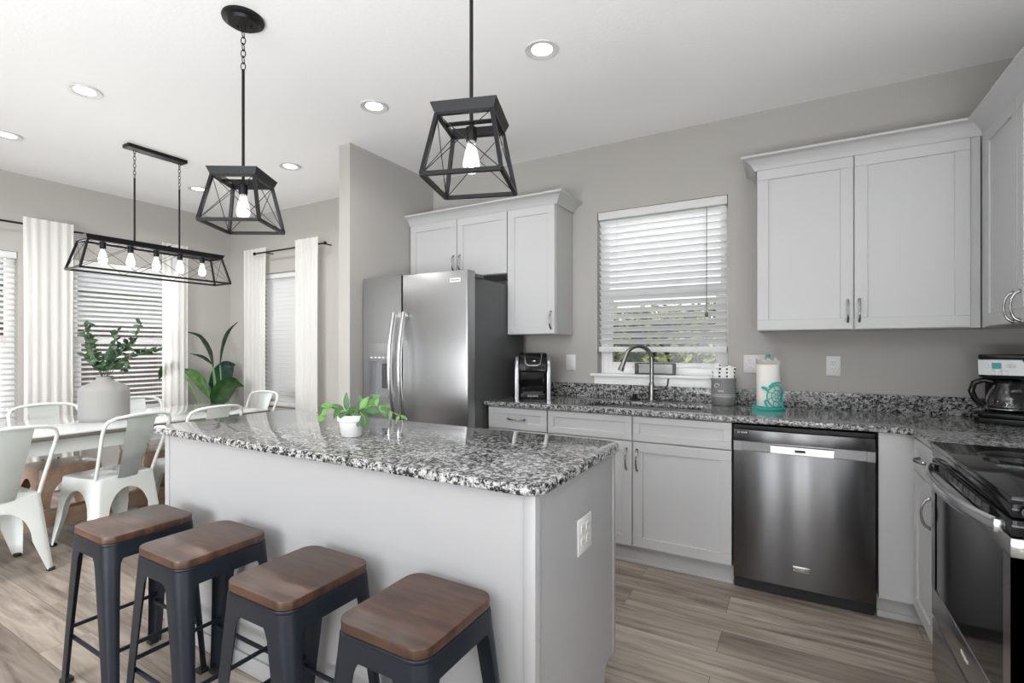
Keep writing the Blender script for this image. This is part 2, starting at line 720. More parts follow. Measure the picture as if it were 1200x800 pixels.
def wall_grid(axis, face, back, u0, u1, z0, z1, holes):
    """a wall as one closed mesh: front sheet, back sheet and reveals"""
    bm = B()
    us, zs = wall_pieces(u0, u1, z0, z1, holes)
    V = {}

    def P(u, z, d):
        k = (round(u, 5), round(z, 5), d)
        if k not in V:
            V[k] = bm.verts.new((u, d, z) if axis == 'x' else (d, u, z))
        return V[k]

    def solid(i, j):
        if i < 0 or j < 0 or i >= len(us) - 1 or j >= len(zs) - 1:
            return False
        uc, zc = (us[i] + us[i + 1]) / 2, (zs[j] + zs[j + 1]) / 2
        return not any(h[0] < uc < h[1] and h[2] < zc < h[3] for h in holes)
    for i in range(len(us) - 1):
        for j in range(len(zs) - 1):
            if not solid(i, j):
                continue
            a, b_, c, d = (us[i], zs[j]), (us[i + 1], zs[j]), (us[i + 1], zs[j + 1]), (us[i], zs[j + 1])
            for dep in (face, back):
                bm.faces.new([P(*q, dep) for q in (a, b_, c, d)])
            for (ni, nj, p, q) in ((i - 1, j, a, d), (i + 1, j, b_, c), (i, j - 1, a, b_), (i, j + 1, d, c)):
                if not solid(ni, nj):
                    bm.faces.new((P(*p, face), P(*q, face), P(*q, back), P(*p, back)))
    return bm


KW = (-0.966, -0.086, 1.085, 2.268)           # kitchen window opening
DW_ = (-4.83, -3.98, 0.62, 2.09)              # dining end window
LW1 = (-1.56, -0.68, 0.60, 2.09)              # left wall windows (y range)
LW2 = (-2.86, -1.94, 0.60, 2.09)
struct('floor', box(XL - 0.15, 4.2, YREAR - 0.15, 0.16, -0.12, 0.0), M_floor)
struct('ceiling', box(XL - 0.15, 4.2, YREAR - 0.15, 0.16, H, H + 0.12), M_ceil)
struct('wall_back', wall_grid('x', YB, YB + 0.15, -2.6, XR + 0.14, 0, H, [KW]), M_wall)
struct('wall_dining', wall_grid('x', YD, YB + 0.15, XL - 0.14, -2.6, 0, H, [DW_]), M_wall)
SLD = (-5.7, -4.8, 1.3, 2.2)  # unseen opening, sized for what the fridge doors reflect
struct('wall_left', wall_grid('y', XL, XL - 0.14, YREAR, YD, 0, H, [LW1, LW2, SLD]), M_wall)
struct('wall_right', wall_grid('y', XR, XR + 0.14, -2.9, YB, 0, H, []), M_wall)
struct('wall_partition', box(-2.6, -2.487, -0.967, YB, 0, H), M_wall)
REARH = [(-3.3, -0.4, 0.0, 2.3), (0.12, 0.36, 0.15, 2.45), (0.52, 0.78, 0.15, 2.45), (1.6, 3.4, 0.9, 2.1)]  # first, wide opening is unseen and placed to suit the added rear light
struct('wall_rear', wall_grid('x', YREAR, YREAR - 0.14, XL - 0.14, 4.2, 0, H, REARH), M_wall)
struct('wall_living', wall_grid('y', 4.06, 4.2, YREAR, -2.76, 0, H, [(-5.9, -4.1, 0.85, 2.15)]), M_wall)  # unseen opening cut to go with the added island-end light
struct('wall_corner', box(XR, 4.2, -2.9, -2.76, 0, H), M_wall)
bm = B()
add_box(bm, XL, XL + 0.014, -3.5, YD, 0, 0.13, 0.004)
struct('baseboard_left', bm, M_trim)
struct('baseboard_dining', box(XL + 0.014, -2.6, YD - 0.014, YD, 0, 0.13, 0.004), M_trim)
struct('baseboard_partition', box(-2.614, -2.473, -0.981, -0.967, 0, 0.13, 0.004), M_trim)

# windows: frame with meeting rail as the structure, glass as its child
def window(name, axis, hole, face_in, depth_dir):
    a, b_, z0, z1 = hole
    bm = B()
    d0 = face_in
    d1 = face_in + depth_dir * 0.05
    zm = (z0 + z1) / 2

    def bx(p, q, r, s, e0=0, e1=0):
        if axis == 'x':
            add_box(bm, p, q, d0 + depth_dir * e0, d1 + depth_dir * e1, r, s, 0.003)
        else:
            add_box(bm, d0 + depth_dir * e0, d1 + depth_dir * e1, p, q, r, s, 0.003)
    w = 0.055
    bx(a, a + w, z0, z1)
    bx(b_ - w, b_, z0, z1)
    bx(a + w, b_ - w, z0, z0 + 0.05)
    bx(a + w, b_ - w, z1 - 0.05, z1)
    bx(a + w, b_ - w, zm - 0.02, zm + 0.02, -0.004, 0)
    bx(a + w, a + w + 0.03, z0 + 0.05, zm - 0.02, 0.004, -0.01)
    bx(b_ - w - 0.03, b_ - w, z0 + 0.05, zm - 0.02, 0.004, -0.01)
    bx(a + w + 0.03, b_ - w - 0.03, z0 + 0.05, z0 + 0.085, 0.004, -0.01)
    o = struct(name, bm, M_trim)
    g = B()
    dm = face_in + depth_dir * 0.03
    if axis == 'x':
        add_box(g, a + w, b_ - w, dm, dm + depth_dir * 0.004, z0 + 0.05, z1 - 0.05)
    else:
        add_box(g, dm, dm + depth_dir * 0.004, a + w, b_ - w, z0 + 0.05, z1 - 0.05)
    obj('window_pane', g, M_glass, o)
    return o


w1 = window('window_1', 'x', KW, 0.085, 1)
lk = B()
for cx in (-0.70, -0.30):
    add_box(lk, cx - 0.035, cx + 0.035, 0.072, 0.086, 1.142, 1.152, 0.003)
obj('sash_lift', lk, M_trim, w1)
window('window_2', 'y', LW1, XL - 0.075, -1)
window('window_3', 'y', LW2, XL - 0.075, -1)
window('window_4', 'x', DW_, 0.03, 1)

# kitchen window stool and apron
bm = B()
add_box(bm, -1.01, -0.045, -0.035, 0.085, 1.068, 1.088, 0.004)
add_box(bm, -0.985, -0.07, -0.016, 0.0, 1.0, 1.068, 0.002)
struct('trim_1', bm, M_trim)

# ------------------------------------------------------------------ countertop, sink and base cabinets along the back wall
CT0, CT1 = 0.884, 0.914
YC, YE, YU = -0.63, -0.655, -0.325
XF = 0.744        # right run door face
SX0, SX1, SY0, SY1 = -0.885, -0.185, -0.545, -0.185


def counter_mesh():
    bm = B()
    xs = [-1.537, SX0, SX1, 0.700, 0.736, XR - 0.002]
    ys = [-1.032, YE - 0.036, YE, SY0, SY1, -0.002]
    V = {}

    def P(x, y, z):
        k = (round(x, 5), round(y, 5), z)
        if k not in V:
            V[k] = bm.verts.new((x, y, z))
        return V[k]

    def solid(i, j):
        if i < 0 or j < 0 or i >= len(xs) - 1 or j >= len(ys) - 1:
            return False
        x, y = (xs[i] + xs[i + 1]) / 2, (ys[j] + ys[j + 1]) / 2
        if SX0 < x < SX1 and SY0 < y < SY1:
            return False
        return y > YE or x > 0.736
    for i in range(len(xs) - 1):
        for j in range(len(ys) - 1):
            if not solid(i, j):
                continue
            c = [(xs[i], ys[j]), (xs[i + 1], ys[j]), (xs[i + 1], ys[j + 1]), (xs[i], ys[j + 1])]
            for z in (CT0, CT1):
                bm.faces.new([P(*q, z) for q in c])
            for ni, nj, a, b_ in ((i, j - 1, 0, 1), (i + 1, j, 1, 2), (i, j + 1, 2, 3), (i - 1, j, 3, 0)):
                if not solid(ni, nj):
                    bm.faces.new((P(*c[a], CT0), P(*c[b_], CT0), P(*c[b_], CT1), P(*c[a], CT1)))
    # fill the inside corner where the two runs meet
    tri = [(0.700, YE), (0.736, YE), (0.736, YE - 0.036)]
    bm.faces.new([P(*q, CT1) for q in tri])
    bm.faces.new([P(*q, CT0) for q in tri])
    bm.faces.new((P(*tri[0], CT0), P(*tri[2], CT0), P(*tri[2], CT1), P(*tri[0], CT1)))
    bmesh.ops.recalc_face_normals(bm, faces=bm.faces)
    es = []
    for e in bm.edges:
        zc = e.verts[0].co.z
        if abs(e.verts[1].co.z - zc) < 1e-6 and len(e.link_faces) == 2 and e.calc_face_angle() > 1.2:
            m = (e.verts[0].co + e.verts[1].co) / 2
            if m.y < -0.01 and m.x < XR - 0.01:
                es.append(e)
    bmesh.ops.bevel(bm, geom=es, offset=0.006, segments=2, affect='EDGES', profile=0.5)
    return bm


ct = thing('countertop', 'L-shaped speckled granite countertop with sink cutout running along the back wall', 'countertop', (-0.4, -0.3, CT0))
obj('worktop', counter_mesh(), M_granite, ct)
bm = B()
add_box(bm, -1.51, XR - 0.022, -0.022, -0.002, CT1, 1.013, 0.003)
add_box(bm, XR - 0.022, XR - 0.002, -1.03, -0.002, CT1, 1.013, 0.003)
tag(obj('backsplash', bm, M_granite), 'low granite backsplash strip along the back wall behind the countertop', 'backsplash')

sk = thing('kitchen_sink', 'stainless undermount sink basin set in the granite below the window', 'sink', (-0.535, -0.36, 0.70))
bm = B()
x0, x1, y0, y1 = SX0 + 0.002, SX1 - 0.002, SY0 + 0.002, SY1 - 0.002
add_box(bm, x0 - 0.004, x0, y0 - 0.004, y1 + 0.004, 0.70, CT0 - 0.001)
add_box(bm, x1, x1 + 0.004, y0 - 0.004, y1 + 0.004, 0.70, CT0 - 0.001)
add_box(bm, x0, x1, y0 - 0.004, y0, 0.70, CT0 - 0.001)
add_box(bm, x0, x1, y1, y1 + 0.004, 0.70, CT0 - 0.001)
add_box(bm, x0, x1, y0, y1, 0.696, 0.70)
obj('basin', bm, M_steel, sk)
obj('drain', lathe([(0, 0.701), (0.045, 0.701), (0.045, 0.705), (0.03, 0.703), (0, 0.702)], (-0.535, -0.36, 0), 20), M_nickel, sk)


def shaker(bm, M, w, h, rail=0.057, t=0.02, rec=0.008):
    """shaker front in local x (width), y (height), z (outwards)"""
    add_box(bm, 0, w, 0, rail, 0, t, 0.0015, 1, M)
    add_box(bm, 0, w, h - rail, h, 0, t, 0.0015, 1, M)
    add_box(bm, 0, rail, rail, h - rail, 0, t, 0.0015, 1, M)
    add_box(bm, w - rail, w, rail, h - rail, 0, t, 0.0015, 1, M)
    add_box(bm, rail - 0.002, w - rail + 0.002, rail - 0.002, h - rail + 0.002, 0.002, t - rec, 0, 1, M)


def front(name, parent, M, w, h, rail=0.057):
    bm = B()
    shaker(bm, M, w, h, rail)
    return obj(name, bm, M_cab, parent)


def pull(parent, M, length=0.12, vertical=True, out=0.026):
    """arched cabinet pull centred on M's origin"""
    bm = B()
    pts, rr = [], []
    n = 14
    for i in range(n + 1):
        t = -1 + 2 * i / n
        a = t * length / 2
        o = 0.004 + (1 - t * t) ** 0.6 * out if abs(t) < 1 else 0.001
        p = (0, a, o) if vertical else (a, 0, o)
        pts.append(M @ Vector(p))
        rr.append(0.0045 + 0.0025 * abs(t) ** 3)
    add_tube(bm, pts, 0.005, 10, rr=rr)
    for s in (-1, 1):
        p = (0, s * length / 2, 0) if vertical else (s * length / 2, 0, 0)
        q = (0, s * length / 2, 0.006) if vertical else (s * length / 2, 0, 0.006)
        add_tube(bm, [M @ Vector(p), M @ Vector(q)], 0.0075, 10)
    return obj('handle', bm, M_chrome, parent)


def MF(x, z):          # a front facing the room on the back-wall base run
    return face_M((x, YC + 0.02, z), (1, 0, 0), (0, -1, 0))


# drawer base beside the fridge
BX = [-1.522, -1.0748, 0.0]
c1 = thing('base_cabinet', 'narrow white base cabinet with one pulled drawer beside the refrigerator', 'cabinet', (-1.298, -0.3, 0))
bm = B()
add_box(bm, BX[0], BX[1] - 0.002, -0.61, -0.004, 0.105, 0.882)
add_box(bm, BX[0], BX[1] - 0.002, -0.555, -0.02, 0.0, 0.105)
obj('cabinet_body', bm, M_cab, c1)
d = front('drawer', c1, MF(-1.517, 0.735), 0.436, 0.140, 0.042)
pull(d, face_M((-1.300, YC, 0.803), (1, 0, 0), (0, -1, 0)), 0.125, False)
front('door', c1, MF(-1.517, 0.122), 0.436, 0.606)

# sink base with two doors and two false drawer fronts
c2 = thing('sink_cabinet', 'wide white double-door sink cabinet under the kitchen faucet', 'cabinet', (-0.537, -0.3, 0))
bm = B()
add_box(bm, BX[1], -0.004, -0.61, -0.555, 0.105, 0.882)
add_box(bm, BX[1], BX[1] + 0.018, -0.555, -0.004, 0.105, 0.882)
add_box(bm, -0.022, -0.004, -0.555, -0.004, 0.105, 0.882)
add_box(bm, BX[1], -0.004, -0.555, -0.004, 0.105, 0.125)
obj('cabinet_body', bm, M_cab, c2)
for xa, xb, hs in ((BX[1] + 0.003, -0.5335, -0.565), (-0.5285, -0.003, -0.503)):
    front('false_drawer_front', c2, MF(xa, 0.735), xb - xa, 0.143, 0.04)
    dd = front('door', c2, MF(xa, 0.122), xb - xa, 0.606)
    pull(dd, face_M((hs, YC, 0.625), (1, 0, 0), (0, -1, 0)), 0.118, True)
bm = B()
add_box(bm, BX[1], 0.002, -0.56, -0.545, 0.0, 0.105)
add_box(bm, BX[1], 0.002, -0.572, -0.56, 0.0, 0.018, 0.004)
obj('toe_kick', bm, M_cab, c2)

# corner cabinet: blank panel facing the room and a door + drawer facing left
c3 = thing('corner_base_cabinet', 'white corner base cabinet with blank panel between dishwasher and range', 'cabinet', (1.0, -0.5, 0))
bm = B()
add_box(bm, 0.622, 0.764, -0.63, -0.004, 0.112, 0.882)
add_box(bm, 0.764, XR - 0.004, -1.026, -0.004, 0.112, 0.882)
obj('cabinet_body', bm, M_cab, c3)
bm = B()
add_box(bm, 0.622, 0.83, -0.56, -0.545, 0, 0.112)
add_box(bm, 0.815, 0.83, -1.026, -0.56, 0, 0.112)
add_box(bm, 0.622, 0.818, -0.572, -0.56, 0, 0.03, 0.004)
obj('toe_kick', bm, M_cab, c3)
MR = lambda y, z: face_M((0.764, y, z), (0, -1, 0), (-1, 0, 0))
d = front('drawer', c3, MR(-0.664, 0.735), 0.358, 0.140, 0.042)
pull(d, face_M((0.744, -0.845, 0.803), (0, -1, 0), (-1, 0, 0)), 0.11, False)
d = front('door', c3, MR(-0.664, 0.122), 0.358, 0.606)
pull(d, face_M((0.744, -0.985, 0.625), (0, -1, 0), (-1, 0, 0)), 0.118, True)

# ------------------------------------------------------------------ dishwasher
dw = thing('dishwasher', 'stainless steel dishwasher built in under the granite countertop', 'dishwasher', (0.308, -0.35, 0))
obj('tub', box(0.006, 0.610, -0.60, -0.02, 0.06, 0.868), M_blackm, dw)
bm = B()
FY = -0.648
# door skin with the pocket handle recess across its top
add_box(bm, 0.008, 0.609, FY, -0.60, 0.08, 0.742, 0.003)
add_box(bm, 0.008, 0.609, FY, -0.60, 0.790, 0.850, 0.003)
add_box(bm, 0.008, 0.049, FY, -0.60, 0.742, 0.790)
add_box(bm, 0.577, 0.609, FY, -0.60, 0.742, 0.790)
add_box(bm, 0.049, 0.577, FY + 0.012, -0.60, 0.742, 0.790)
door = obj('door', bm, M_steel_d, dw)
bm = B()
add_prism(bm, [(0, 0), (0.032, 0.004), (0.032, 0.040), (0, 0.046)], 0.179, 0.447, 0,
          M=Matrix(((0, 0, 1, 0), (-1, 0, 0, FY + 0.026), (0, 1, 0, 0.740), (0, 0, 0, 1))))
hd = obj('handle', bm, M_steel, door, label='bright steel pocket handle')
obj('display', box(0.285, 0.330, FY - 0.007, FY - 0.004, 0.756, 0.768), M_black, hd)
bm = box(0.276, 0.350, FY - 0.003, FY + 0.002, 0.166, 0.192, 0.001)
bd = obj('badge', bm, M_steel, door)
obj('lettering', text_bm('MAYTAG', 0.019, 0.0008, face_M((0.313, FY - 0.0035, 0.178), (1, 0, 0), (0, -1, 0))), M_darklet, bd)
st = obj('sticker', box(0.018, 0.080, FY - 0.001, FY + 0.001, 0.826, 0.846), M_blackm, door)
obj('lettering', text_bm('10 YEAR', 0.014, 0.0004, face_M((0.049, FY - 0.0015, 0.836), (1, 0, 0), (0, -1, 0))), M_lettering, st)
obj('toe_panel', box(0.008, 0.609, -0.585, -0.57, 0.005, 0.078), M_blackm, dw)
obj('control_strip', box(0.010, 0.606, -0.632, -0.60, 0.853, 0.872), M_black, dw)

# ------------------------------------------------------------------ wall cabinets
ZU0, ZU1, ZCR = 1.372, 2.286, 2.36


def MU(x, z):
    return face_M((x, YU + 0.02, z), (1, 0, 0), (0, -1, 0))


u1 = thing('wall_cabinet', 'short white double-door wall cabinet above the refrigerator', 'cabinet', (-2.0, -0.15, 1.825))
obj('cabinet_body', box(-2.484, -1.546, -0.305, -0.004, 1.825, ZU1 + 0.02), M_cab, u1)
for xa, xb, hx in ((-2.470, -2.004, -2.030), (-1.998, -1.549, -1.970)):
    dd = front('door', u1, MU(xa, 1.829), xb - xa, ZU1 - 1.832)
    pull(dd, face_M((hx, YU, 1.94), (1, 0, 0), (0, -1, 0)), 0.115)
u2 = thing('wall_cabinet', 'tall narrow white single-door wall cabinet above the single-serve coffee maker', 'cabinet', (-1.35, -0.15, ZU0))
obj('cabinet_body', box(-1.5445, -1.16, -0.305, -0.004, ZU0, ZU1 + 0.02), M_cab, u2)
dd = front('door', u2, MU(-1.541, ZU0 + 0.003), 0.378, ZU1 - ZU0 - 0.006)
pull(dd, face_M((-1.190, YU, 1.47), (1, 0, 0), (0, -1, 0)), 0.118)
u3 = thing('wall_cabinet', 'white double-door wall cabinet to the right of the kitchen window', 'cabinet', (0.55, -0.15, ZU0))
obj('cabinet_body', box(0.099, 1.052, -0.305, -0.004, ZU0, ZU1 + 0.02), M_cab, u3)
for xa, xb, hx in ((0.101, 0.551, 0.527), (0.556, 1.012, 0.577)):
    dd = front('door', u3, MU(xa, ZU0 + 0.003), xb - xa, ZU1 - ZU0 - 0.006)
    pull(dd, face_M((hx, YU, 1.47), (1, 0, 0), (0, -1, 0)), 0.118)
u4 = thing('corner_wall_cabinet', 'white wall cabinet at the right edge above the drip coffee maker', 'cabinet', (1.2, -0.6, ZU0))
obj('cabinet_body', box(1.070, XR - 0.004, -1.18, -0.004, ZU0, ZU1 + 0.02), M_cab, u4)
obj('face_frame', box(1.054, 1.070, -0.365, -0.318, ZU0, ZU1 + 0.02), M_cab, u4)
MRU = lambda y, z: face_M((1.070, y, z), (0, -1, 0), (-1, 0, 0))
for ya, wd, hy in ((-0.366, 0.394, -0.728), (-0.765, 0.394, -0.800)):
    dd = front('door', u4, MRU(ya, ZU0 + 0.003), wd, ZU1 - ZU0 - 0.006)
    pull(dd, face_M((1.050, hy, 1.44), (0, -1, 0), (-1, 0, 0)), 0.118)
prof = [(0.0, 2.286), (0.010, 2.286), (0.014, 2.292), (0.018, 2.302), (0.028, 2.318), (0.044, 2.334), (0.062, 2.344), (0.070, 2.346), (0.075, 2.350), (0.075, 2.360), (0.0, 2.360)]
bm = B()
add_sweep(bm, [(-2.486, -0.307), (-1.158, -0.307), (-1.158, -0.003)], [(o + 0.0, z) for o, z in prof])
tag(obj('crown_molding', bm, M_cab), 'white crown molding topping the cabinets over the refrigerator', 'molding')
bm = B()
add_sweep(bm, [(0.097, -0.003), (0.097, -0.307), (1.068, -0.307), (1.068, -1.19)], prof)
tag(obj('crown_molding', bm, M_cab), 'white crown molding topping the cabinets right of the window', 'molding')

# ------------------------------------------------------------------ refrigerator
FYF = -0.86
fr = thing('refrigerator', 'side-by-side stainless steel refrigerator with ice dispenser beside the partition wall', 'refrigerator', (-2.0, -0.45, 0))
bm = B()
add_box(bm, -2.455, -1.548, -0.77, -0.06, 0.02, 1.742, 0.004)
for fx in (-2.40, -1.60):
    for fy in (-0.72, -0.12):
        add_box(bm, fx - 0.02, fx + 0.02, fy - 0.02, fy + 0.02, 0.0, 0.02)
obj('cabinet_body', bm, M_greyside, fr)
XS = -2.091


def fridge_door(xa, xb, hole=None):
    """door with a gently bowed skin; a rectangular hole for the dispenser"""
    bm = B()
    n = 10
    z0, z1 = 0.06, 1.782
    if hole is None:
        add_prism(bm, [(xa, -0.775), (xb, -0.775), (xb, FYF + 0.012)] +
                  [(xb - 0.012 + 0.012 * math.cos(a) , FYF + 0.012 - 0.012 * math.sin(a)) for a in (0.5, 1.0, 1.57)] +
                  [(xa + 0.012 - 0.012 * math.sin(a), FYF + 0.012 - 0.012 * math.cos(a)) for a in (0, 0.55, 1.1, 1.57)], z0, z1, 0.003)
    else:
        ha, hb, hz0, hz1 = hole
        add_box(bm, xa, ha, FYF, -0.775, z0, z1, 0)
        add_box(bm, hb, xb, FYF, -0.775, z0, z1, 0)
        add_box(bm, ha, hb, FYF, -0.775, z0, hz0, 0)
        add_box(bm, ha, hb, FYF, -0.775, hz1, z1, 0)
        bmesh.ops.remove_doubles(bm, verts=bm.verts, dist=1e-5)
    return bm


def fridge_handle(parent, x):
    bm = B()
    pts, rr = [], []
    for i in range(25):
        t = -1 + 2 * i / 24
        z = 1.135 + t * 0.385
        y = FYF - 0.022 - 0.052 * (1 - abs(t) ** 2.2)
        pts.append((x, y, z))
        rr.append(0.019)
    add_tube(bm, pts, 0.019, 14, squash=(0.75, 1.0))
    for s in (-1, 1):
        z = 1.135 + s * 0.372
        add_box(bm, x - 0.016, x + 0.016, FYF - 0.026, FYF + 0.001, z - 0.018, z + 0.018, 0.004)
    return obj('handle', bm, M_steel, parent)


dL = obj('freezer_door', fridge_door(-2.462, XS - 0.003, (-2.405, -2.155, 0.925, 1.305)), M_steel_f, fr)
dR = obj('fresh_food_door', fridge_door(XS + 0.003, -1.532), M_steel_f, fr)
fridge_handle(dL, XS - 0.045)
fridge_handle(dR, XS + 0.045)
bm = B()
add_box(bm, -2.405, -2.155, FYF + 0.07, FYF + 0.078, 0.925, 1.19)
add_box(bm, -2.405, -2.399, FYF + 0.002, FYF + 0.07, 0.925, 1.19)
add_box(bm, -2.161, -2.155, FYF + 0.002, FYF + 0.07, 0.925, 1.19)
add_box(bm, -2.405, -2.155, FYF + 0.002, FYF + 0.07, 0.925, 0.933)
add_box(bm, -2.405, -2.155, FYF + 0.002, FYF + 0.07, 1.180, 1.19)
dp = obj('dispenser', bm, M_silverp, dL, label='recessed silver water and ice dispenser')
bm = B()
add_box(bm, -2.405, -2.155, FYF - 0.003, FYF + 0.02, 1.19, 1.305, 0.003)
obj('dispenser_panel', bm, M_silverp, dL)
bm = B()
for k in range(6):
    add_box(bm, -2.385 + k * 0.038, -2.365 + k * 0.038, FYF - 0.0045, FYF - 0.002, 1.200, 1.210)
obj('button_row', bm, M_lettering, dL)
bm = B()
add_box(bm, -2.31, -2.25, FYF + 0.03, FYF + 0.06, 0.98, 1.16, 0.006)
add_box(bm, -2.295, -2.265, FYF + 0.022, FYF + 0.03, 1.05, 1.14, 0.003)
obj('paddle', bm, M_greyside, dL)
bd = obj('badge', box(-1.672, -1.588, FYF - 0.003, FYF + 0.001, 1.704, 1.732, 0.001), M_lettering, dR)
obj('lettering', text_bm('FRIGIDAIRE', 0.0145, 0.0006, face_M((-1.630, FYF - 0.0034, 1.719), (1, 0, 0), (0, -1, 0))), M_darklet, bd)
bm = B()
add_box(bm, -1.60, -1.535, -0.83, -0.66, 1.742, 1.768, 0.005)
obj('hinge_cover', bm, M_greyside, fr)
bm = B()
add_box(bm, -2.455, -2.39, -0.83, -0.66, 1.742, 1.768, 0.005)
obj('hinge_cover', bm, M_greyside, fr)

# ------------------------------------------------------------------ range
RY0, RY1, RX = -1.042, -1.842, 0.735
rg = thing('range', 'black glass-top electric range with stainless oven door at the right edge', 'range', (1.05, -1.44, 0))
obj('oven_body', box(0.775, 1.362, RY1 + 0.004, RY0 - 0.002, 0.03, 0.894), M_blackm, rg)
for fx in (0.82, 1.30):
    for fy in (-1.12, -1.77):
        obj('levelling_foot', tube([(fx, fy, 0), (fx, fy, 0.04)], 0.018, 12), M_blackm, rg)
bm = B()
add_box(bm, RX, 1.368, RY1 - 0.004, RY0 + 0.002, 0.895, 0.9155, 0.003)
add_box(bm, RX + 0.002, RX + 0.05, RY1 - 0.002, RY0, 0.862, 0.896, 0.004)
cook = obj('cooktop', bm, M_black, rg)
for bx_, by_, br_ in ((0.92, -1.25, 0.10), (0.92, -1.63, 0.085), (1.2, -1.25, 0.075), (1.2, -1.63, 0.10)):
    for q in (1.0,):
        bm = B()
        add_tube(bm, [(bx_ + br_ * q * math.cos(2 * PI * k / 40), by_ + br_ * q * math.sin(2 * PI * k / 40), 0.9155) for k in range(40)], 0.0006, 4, closed=True)
        obj('burner_ring', bm, M_greyside, cook)
bm = B()
add_box(bm, RX + 0.002, 0.79, RY1 - 0.002, RY0, 0.816, 0.856, 0.003)
cp = obj('control_panel', bm, M_black, rg)
bm = B()
for k in range(9):
    yy = -1.16 - k * 0.06
    add_box(bm, RX - 0.0005, RX + 0.003, yy - 0.045, yy, 0.828, 0.846)
obj('vent_slot', bm, M_greyside, cp)
bm = B()
add_box(bm, RX, 0.774, RY1 - 0.004, RY0 - 0.002, 0.765, 0.812, 0.003)
add_box(bm, RX, 0.774, RY1 - 0.004, RY0 - 0.002, 0.262, 0.372, 0.003)
add_box(bm, RX, 0.774, RY1 - 0.004, RY1 + 0.045, 0.372, 0.765)
add_box(bm, RX, 0.774, RY0 - 0.055, RY0 - 0.002, 0.372, 0.765)
od = obj('oven_door', bm, M_steel_r, rg)
obj('oven_window', box(RX + 0.003, 0.770, RY1 + 0.045, RY0 - 0.055, 0.372, 0.765), M_black, od, label='black glass oven window')
pts = []
for i in range(25):
    t = i / 24
    y = -1.078 - t * 0.70
    k = 1 - abs(2 * t - 1) ** 2.6
    pts.append((RX - 0.008 - 0.045 * k, y, 0.823))
bm = B()
add_tube(bm, pts, 0.019, 12, squash=(1.0, 0.5))
add_box(bm, RX - 0.016, RX + 0.004, -1.095, -1.066, 0.808, 0.838, 0.004)
add_box(bm, RX - 0.016, RX + 0.004, -1.790, -1.762, 0.806, 0.840, 0.004)
obj('handle', bm, M_steel, od)
obj('lettering', text_bm('Whirlpool', 0.017, 0.0012, face_M((RX - 0.001, -1.47, 0.322), (0, -1, 0), (-1, 0, 0)), shear=0.2), M_lettering, od)
bm = B()
add_box(bm, RX + 0.002, 0.774, RY1 - 0.002, RY0 - 0.002, 0.045, 0.248, 0.004)
obj('storage_drawer', bm, M_steel_r, rg)
bm = B()
KM = Matrix.Translation((0.770, RY1 + 0.003, 0.880)) @ Matrix.Rotation(PI / 2, 4, 'X')
add_lathe(bm, [(0, 0), (0.012, 0), (0.012, 0.010), (0.019, 0.012), (0.020, 0.028), (0.016, 0.034), (0, 0.034)], (0, 0, 0), 24, KM)
obj('knob', bm, M_chrome, rg, label='chrome control knob')

# ------------------------------------------------------------------ island
IX0, IX1, IY0, IY1 = -2.190, -0.315, -2.330, -1.650
il = thing('kitchen_island', 'white paneled kitchen island base behind the bar stools', 'island', (-1.25, -2.0, 0))
bm = B()
add_box(bm, IX0 + 0.012, IX1 - 0.012, IY0 + 0.012, -1.775, 0.0, 0.882)
add_box(bm, IX0 + 0.012, IX1 - 0.012, -1.775, IY1 + 0.02, 0.112, 0.882)
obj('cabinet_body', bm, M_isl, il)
bm = B()
pp = [(IY0 + 0.03, 0.0), (-1.762, 0.0), (-1.762, 0.085), (-1.74, 0.112), (IY1, 0.112), (IY1, 0.882), (IY0 + 0.03, 0.882)]
EM = lambda x: Matrix(((0, 0, 1, x), (1, 0, 0, 0), (0, 1, 0, 0), (0, 0, 0, 1)))
add_prism(bm, pp, 0, 0.012, 0, M=EM(IX1 - 0.012))
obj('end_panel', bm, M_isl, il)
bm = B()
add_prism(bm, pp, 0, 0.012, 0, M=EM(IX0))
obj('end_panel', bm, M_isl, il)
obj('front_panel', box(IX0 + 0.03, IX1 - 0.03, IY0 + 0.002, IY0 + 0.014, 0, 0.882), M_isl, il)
for xa, sg in ((IX0, 1), (IX1, -1)):
    bm = B()
    add_box(bm, xa - sg * 0.004, xa + sg * 0.030, IY0 - 0.004, IY0 + 0.008, 0, 0.882, 0.002)
    add_box(bm, xa - sg * 0.004, xa + sg * 0.008, IY0 + 0.006, IY0 + 0.034, 0, 0.882, 0.002)
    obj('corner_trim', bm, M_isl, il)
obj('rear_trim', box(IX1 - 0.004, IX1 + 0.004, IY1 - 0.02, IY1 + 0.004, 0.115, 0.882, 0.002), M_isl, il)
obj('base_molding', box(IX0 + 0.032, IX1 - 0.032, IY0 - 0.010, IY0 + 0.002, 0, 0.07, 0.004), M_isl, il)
bm = B()
add_prism(bm, rrect(-2.285, -0.287, -2.362, -1.625, 0.065, 8), CT0, CT1, 0.007, 3)
tag(obj('island_countertop', bm, M_granite), 'rounded-corner speckled granite slab on the white island', 'countertop')


